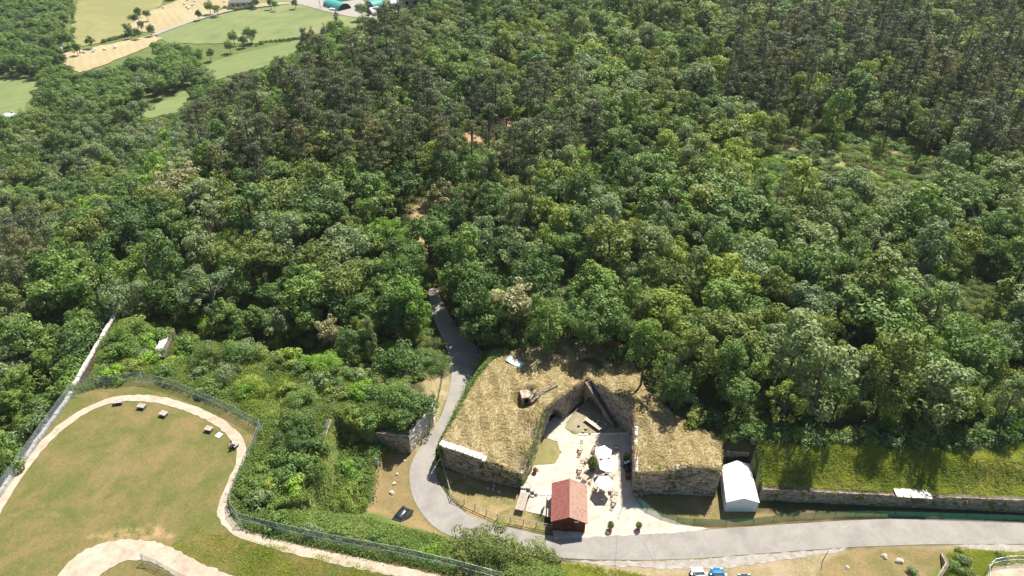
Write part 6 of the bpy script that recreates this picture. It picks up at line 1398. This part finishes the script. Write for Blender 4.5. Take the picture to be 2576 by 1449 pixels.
for k, t in named: buckets.setdefault((k, t['shape'], t['kind'], where(*t['img'][:2])), []).append(t)
SW = {'round': 'round-crowned', 'wide': 'broad spreading', 'tall': 'slender tall', 'airy': 'loose open', 'pine': 'flat-topped', 'spire': 'narrow', 'dead': 'bare grey', 'bush': 'bushy', 'thicket': 'dense'}
for (k, sh_, kd, wh), L_ in buckets.items():
    L_.sort(key=lambda t: t['img'][0])
    for i, t in enumerate(L_):
        noun = {'pine_tree': 'pine', 'dead_tree': 'dead tree', 'shrub': 'shrub', 'broadleaf_tree': 'tree'}[k]
        d0 = '%s %s %s %s' % (SW[sh_], KINDS[kd][0] if k != 'dead_tree' else 'leafless', noun, wh)
        o_ = (', %s such' % (ORD[i] if i else 'leftmost')) if len(L_) > 1 and i < len(ORD)-1 else ''
        if o_ and i: o_ = ', %s such from left' % ORD[i]
        t['lab'] = d0+o_
CAT = {'pine_tree': ('pine tree', 'pines of the hillside wood'), 'dead_tree': ('dead tree', 'bare dead trees in the wood'), 'shrub': ('shrub', 'shrubs around the old walls'), 'broadleaf_tree': ('tree', 'broadleaf trees of the hillside wood')}
for k, t in named:
    e_ = empty(k, (t['x'], t['y'], t['z']), t['rz'], t['lab'], *CAT[k]); e_.scale = (t['s'], t['s'], t['sz'])
    tr = link('trunk', TR[(t['shape'], t['v'])][1], e_)
    if t['shape'] != 'dead': link('crown', proto(t['shape'], t['kind'], t['v']), e_)
# the many smaller trees of the background: one object, instances of the crowns and trunks above
def scatter_object(name, items, protos, kind='stuff'):
    """items: (x,y,z,s,sz,rz,proto index)"""
    A = np.array(items, float); me_ = bpy.data.meshes.new(name); me_.vertices.add(len(A)); me_.vertices.foreach_set('co', A[:, :3].astype(np.float32).ravel())
    for nm, ty, dat in (('scl', 'FLOAT_VECTOR', np.stack([A[:, 3], A[:, 3], A[:, 4]], 1)), ('rot', 'FLOAT_VECTOR', np.stack([0*A[:, 5], 0*A[:, 5], A[:, 5]], 1))):
        at = me_.attributes.new(nm, ty, 'POINT'); at.data.foreach_set('vector', dat.astype(np.float32).ravel())
    at = me_.attributes.new('pid', 'INT', 'POINT'); at.data.foreach_set('value', A[:, 6].astype(np.int32))
    o_ = link(name, me_); tag(o_, kind=kind)
    ng = bpy.data.node_groups.new(name, 'GeometryNodeTree'); ng.interface.new_socket('Geometry', in_out='INPUT', socket_type='NodeSocketGeometry'); ng.interface.new_socket('Geometry', in_out='OUTPUT', socket_type='NodeSocketGeometry')
    gi, go = ng.nodes.new('NodeGroupInput'), ng.nodes.new('NodeGroupOutput'); jn = ng.nodes.new('GeometryNodeJoinGeometry')
    def attr(nm, ty):
        q = ng.nodes.new('GeometryNodeInputNamedAttribute'); q.data_type = ty; q.inputs[0].default_value = nm
        return [s for s in q.outputs if s.enabled and s.name == 'Attribute'][0]
    aS, aR, aP = attr('scl', 'FLOAT_VECTOR'), attr('rot', 'FLOAT_VECTOR'), attr('pid', 'INT')
    er = ng.nodes.new('FunctionNodeEulerToRotation'); ng.links.new(aR, er.inputs[0])
    for i, pos_ in enumerate(protos):
        cmp_ = ng.nodes.new('FunctionNodeCompare'); cmp_.data_type = 'INT'; cmp_.operation = 'EQUAL'
        ii = [s for s in cmp_.inputs if s.enabled]; ng.links.new(aP, ii[0]); ii[1].default_value = i
        for ob in pos_:
            oi = ng.nodes.new('GeometryNodeObjectInfo'); oi.inputs[0].default_value = ob; oi.transform_space = 'ORIGINAL'; oi.inputs['As Instance'].default_value = True
            ip = ng.nodes.new('GeometryNodeInstanceOnPoints')
            ng.links.new(gi.outputs[0], ip.inputs['Points']); ng.links.new(cmp_.outputs[0], ip.inputs['Selection']); ng.links.new(oi.outputs['Geometry'], ip.inputs['Instance'])
            ng.links.new(er.outputs[0], ip.inputs['Rotation']); ng.links.new(aS, ip.inputs['Scale']); ng.links.new(ip.outputs[0], jn.inputs[0])
    ng.links.new(jn.outputs[0], go.inputs[0]); md = o_.modifiers.new('scatter', 'NODES'); md.node_group = ng
    return o_
byproto = {}
for o_ in list(COL.objects):
    if o_.name.split('.')[0] == 'crown' and o_.parent:
        tr = [c for c in o_.parent.children if c.name.startswith('trunk')][0]
        byproto.setdefault(o_.data.name, (o_, tr))
plist = []; pidx = {}
def pid(t):
    key = proto(t['shape'], t['kind'], t['v']).name
    if key not in byproto:
        cand = [k for k in byproto if k in {proto(t['shape'], kk, v2).name for kk in KINDS for v2 in range(SH[t['shape']][0]) if (t['shape'], kk, v2) in PROTO}]
        key = cand[0] if cand else list(byproto)[0]
    if key not in pidx: pidx[key] = len(plist); plist.append(byproto[key])
    return pidx[key]
items = [(t['x'], t['y'], t['z'], t['s'], t['sz'], t['rz'], pid(t)) for t in far if t['shape'] != 'dead']
scatter_object('distant_wood', items, plist)
# low growth under the trees
bushes = [byproto[k] for k in byproto if byproto[k][0].parent.name.startswith('shrub')]
bushes = bushes[:10]; it = []
N = 13000
x = rs_.uniform(-1, 1, N); y = 70+rs_.uniform(0, 1, N)**.8*260; x = x*(y*.82+20)
dl = sdf(x, y, LANE); sel = (dl > 1.4) & (sdf(x, y, LAWN) > 1) & (sdf(x, y, MOUND) > 1) & (sdf(x, y, ROOF) > .8) & ~((x > -67) & (x < 34) & (y < 88)) & ~((x > 33) & (y < np.interp(x, [34, 70, 120], [69.8, 69.2, 68.4])))
z = H(x, y)
for P in fieldXY: sel &= sdf(x, y, P) > 2
for a, b_, c, q in zip(x, y, z, sel):
    if not q: continue
    u, v, k = toimg(a, b_, c)
    if any(inpoly(u, v, P) for P in GAPS[:2]+GAPS[4:6]+GAPS[7:9]): continue
    s = random.uniform(.7, 1.5); it.append((a, b_, c-.2, s, s*random.uniform(.6, 1), random.uniform(0, 6.3), random.randrange(len(bushes))))
scatter_object('undergrowth', it, bushes)

# ------------------------------------------------------------------ brambles and long grass on slopes and banks
def groundcover(name, n, poly, excl, zf, mat, size, hgt, clump=9, aspect=.5, dens=None, up=.4):
    P = np.array(poly); lo, hi = P.min(0), P.max(0); X = np.zeros(0); Y = np.zeros(0)
    while len(X) < n:
        a = np.random.uniform(lo[0], hi[0], n*2); b_ = np.random.uniform(lo[1], hi[1], n*2); k = sdf(a, b_, poly) < 0
        for E_ in excl: k &= sdf(a, b_, E_) > .15
        if dens is not None: k &= np.random.uniform(0, 1, len(a)) < dens(a, b_)
        X = np.append(X, a[k]); Y = np.append(Y, b_[k])
        if k.sum() == 0: break
    X, Y = X[:n], Y[:n]; n = len(X); hh = hgt*(.35+.9*vnoise(X, Y, 2.0, 6))
    X = np.repeat(X, clump)+np.random.normal(0, .3, n*clump); Y = np.repeat(Y, clump)+np.random.normal(0, .3, n*clump); m_ = len(X)
    Zg = zf(X, Y); Zc = Zg+np.repeat(hh, clump)*np.random.uniform(.15, 1, m_)
    C = np.stack([X, Y, Zc], 1); nn = np.random.normal(0, .7, (m_, 3)); nn[:, 2] = np.abs(nn[:, 2])+up; nn /= np.linalg.norm(nn, axis=1)[:, None]
    a = np.cross(nn, np.random.normal(0, 1, (m_, 3))); a /= np.linalg.norm(a, axis=1)[:, None]; b_ = np.cross(nn, a); s = (np.random.uniform(.6, 1.3, m_)*size)[:, None]
    Q = np.stack([C-a*s, C-b_*s*aspect, C+a*s, C+b_*s*aspect], 1)
    t_ = np.clip(np.repeat(np.random.uniform(0, 1, n), clump)*.4+.35*vnoise(X, Y, 3, 12)+.25*np.random.uniform(0, 1, m_), 0, 1)
    return tag(link(name, quads(name, Q, mat, t_)), kind='stuff')
def blades(name, n, poly, excl, zf, mat, hgt, wdt, lean=(.3, -.25), tuft=7):
    P = np.array(poly); lo, hi = P.min(0), P.max(0); X = np.zeros(0); Y = np.zeros(0)
    while len(X) < n:
        a = np.random.uniform(lo[0], hi[0], n*2); b_ = np.random.uniform(lo[1], hi[1], n*2); k = sdf(a, b_, poly) < 0
        for E_ in excl: k &= sdf(a, b_, E_) > .1
        X = np.append(X, a[k]); Y = np.append(Y, b_[k])
    X = np.repeat(X[:n], tuft)+np.random.normal(0, .12, n*tuft); Y = np.repeat(Y[:n], tuft)+np.random.normal(0, .12, n*tuft); m_ = len(X); Zg = zf(X, Y)-.03
    th = np.random.uniform(0, 6.28, m_); q = np.stack([np.cos(th), np.sin(th), 0*th], 1)*wdt
    h = hgt*(.4+vnoise(X, Y, 2.2, 14))*np.random.uniform(.5, 1.1, m_); B = np.stack([X, Y, Zg], 1)
    ln = np.stack([lean[0]+np.random.normal(0, .45, m_), lean[1]+np.random.normal(0, .45, m_), np.ones(m_)], 1)*h[:, None]
    t_ = np.clip(.6*vnoise(X, Y, 2.6, 15)+.4*np.random.uniform(0, 1, m_), 0, 1)
    return tag(link(name, quads(name, np.stack([B-q, B+q, B+ln], 1), mat, t_)), kind='stuff')
slope = Z([(655, 1068), (700, 1290), (835, 1290), (920, 1290), (985, 1325), (1110, 1350), (1290, 1395), (1420, 1415), (1420, 1475), (1250, 1470), (1000, 1406), (850, 1379), (700, 1345), (604, 1320), (578, 1290), (580, 1262), (612, 1180), (642, 1120)], 3)
EX = [LAWN, LANE]
groundcover('brambles', 8500, slope, EX, H, M['bramble'], .14, .8)
groundcover('brambles', 15000, MOUND, [LAWN, HOLLOW, [(-17, 70.5), (-13, 71), (-10.5, 78), (-12.2, 80), (-14.3, 75), (-16, 72.6)]], H, M['bramble'], .13, .55, 9, .5, lambda a, b_: .25+.75*(vnoise(a, b_, 4.5, 21) > .45))
blades('rampart_grass', 9000, MOUND, [LAWN, HOLLOW], H, M['grassblade'], .55, .05)
groundcover('brambles', 1600, HOLLOW, [], H, M['bramble'], .14, .9)
fl_ = [(p[0], p[1]) for p, _ in FLANK]+[(q[0], q[1]) for _, q in FLANK][::-1]
def flz(x, y):
    P = np.array([p for p, _ in FLANK]); Q = np.array([q for _, q in FLANK]); t_ = np.interp(y, (P[:, 1]+Q[:, 1])/2, np.arange(len(P))); i_ = np.clip(np.round(t_).astype(int), 0, len(P)-1)
    f = np.clip((P[i_, 0]-x)/np.maximum(P[i_, 0]-Q[i_, 0], .2), 0, 1); return P[i_, 2]*(1-f)+Q[i_, 2]*f
groundcover('flank_brambles', 1100, fl_, [], flz, M['bramble'], .13, .5)
BANK = [(34.3, 63.7), (68, 61.7), (90, 60.5), (90, 70), (60, 69.8), (34.6, 70)]
blades('bank_grass', 26000, BANK, [], H, M['grassblade'], .6, .055, (.25, -.35), 7)
groundcover('bank_herbs', 1500, [(34.5, 64.3), (88, 61), (88, 66.3), (34.5, 67.5)], [], H, M['bramble'], .12, .6)
blades('verge_grass', 1800, Z([(2378, 1396), (2450, 1384), (2576, 1394), (2640, 1480), (2345, 1480), (2390, 1430)], 0), [LANE]+[Z([(2470, 1475), (2478, 1445), (2500, 1425), (2576, 1418), (2700, 1430), (2700, 1500), (2470, 1500)], 0)], H, M['grassblade'], .4, .05)
blades('verge_grass', 1500, Z([(1420, 1420), (1500, 1425), (1620, 1449), (1640, 1490), (1300, 1490)], 0), [LANE], H, M['grassblade'], .4, .05)
blades('lawn_tufts', 5000, Z([(520, 1340), (700, 1373), (900, 1417), (1060, 1470), (540, 1500), (430, 1370), (500, 1320)], 5), [BIGPATH], H, M['grassblade'], .22, .05, (.1, -.1), 6)
groundcover('fence_weeds', 900, Z([(604, 1322), (700, 1350), (850, 1383), (1000, 1410), (1150, 1445), (1150, 1432), (1000, 1398), (850, 1371), (700, 1338), (612, 1312)], 5), [], H, M['bramble'], .12, .5)
ivyx = [(x_, y_) for x_, y_ in ((-12.6, 77), (-14.2, 74), (-15.4, 72))]
for nm, seg, n_ in (('wall_ivy', [(-12.0, 79.5, 4.2), (-12.2, 78, 3.8)], 500), ('wall_ivy', [(-10.3, 69.45, 3.5), (-9.8, 69.2, 2.2)], 500), ('wall_ivy', [(2.2, 67.4, 3.0), (3.2, 70.3, 3.6), (4.6, 74.3, 5)], 700), ('wall_ivy', [(28.2, 64.4, 4.8), (28.6, 66.4, 3.2), (29.2, 69.4, 4.2)], 700), ('wall_ivy', [(-27, 74, 4.3), (-27, 70, 4.0)], 500), ('wall_weeds', [(random.uniform(17, 27.5), 64.2, random.choice([4.2, 4, 3.6, 2.5, 1.8])) for _ in range(18)], 600), ('wall_weeds', [(lambda f_: (PM[0]*(1-f_)+PB[0]*f_, PM[1]*(1-f_)+PB[1]*f_-.2, random.uniform(1, 3.6)*(1-f_*.3)))(random.random()) for _ in range(14)], 450), ('wall_weeds', [(lambda x__: (x__, 63.2-(x__-34)*.06, random.uniform(1, 2.3)))(random.uniform(35, 76)) for _ in range(30)], 800)):
    pts = resample(seg, .1) if nm == 'wall_ivy' else seg; Q = []; tt = []
    for _ in range(n_):
        p = np.array(random.choice(pts))+np.random.normal(0, 1, 3)*([.22, .22, .55] if nm == 'wall_ivy' else [.16, .08, .2]); a = np.random.normal(0, 1, 3); a /= np.linalg.norm(a); b_ = np.cross(a, np.random.normal(0, 1, 3)); b_ /= np.linalg.norm(b_)
        s = .13*random.uniform(.6, 1.2); Q.append([p-a*s, p-b_*s*.6, p+a*s, p+b_*s*.6]); tt.append(random.random())
    tag(link(nm, quads(nm, np.array(Q), M['bramble'], np.array(tt))), kind='stuff')

# ------------------------------------------------------------------ the air between here and the valley
hb = MB(); hb.box((0, 700, 11), (2400, 1700, 146)); hz_ = hb.obj('haze', bpy.data.materials.new('haze_air')); tag(hz_, kind='stuff')
hm = hz_.data.materials[0]; hm.use_nodes = True; hn = hm.node_tree; hn.nodes.remove(hn.nodes['Principled BSDF'])
pv = hn.nodes.new('ShaderNodeVolumePrincipled'); pv.inputs['Density'].default_value = .00009; pv.inputs['Color'].default_value = (.86, .92, 1, 1); pv.inputs['Anisotropy'].default_value = .3
hn.links.new(pv.outputs[0], hn.nodes['Material Output'].inputs['Volume'])
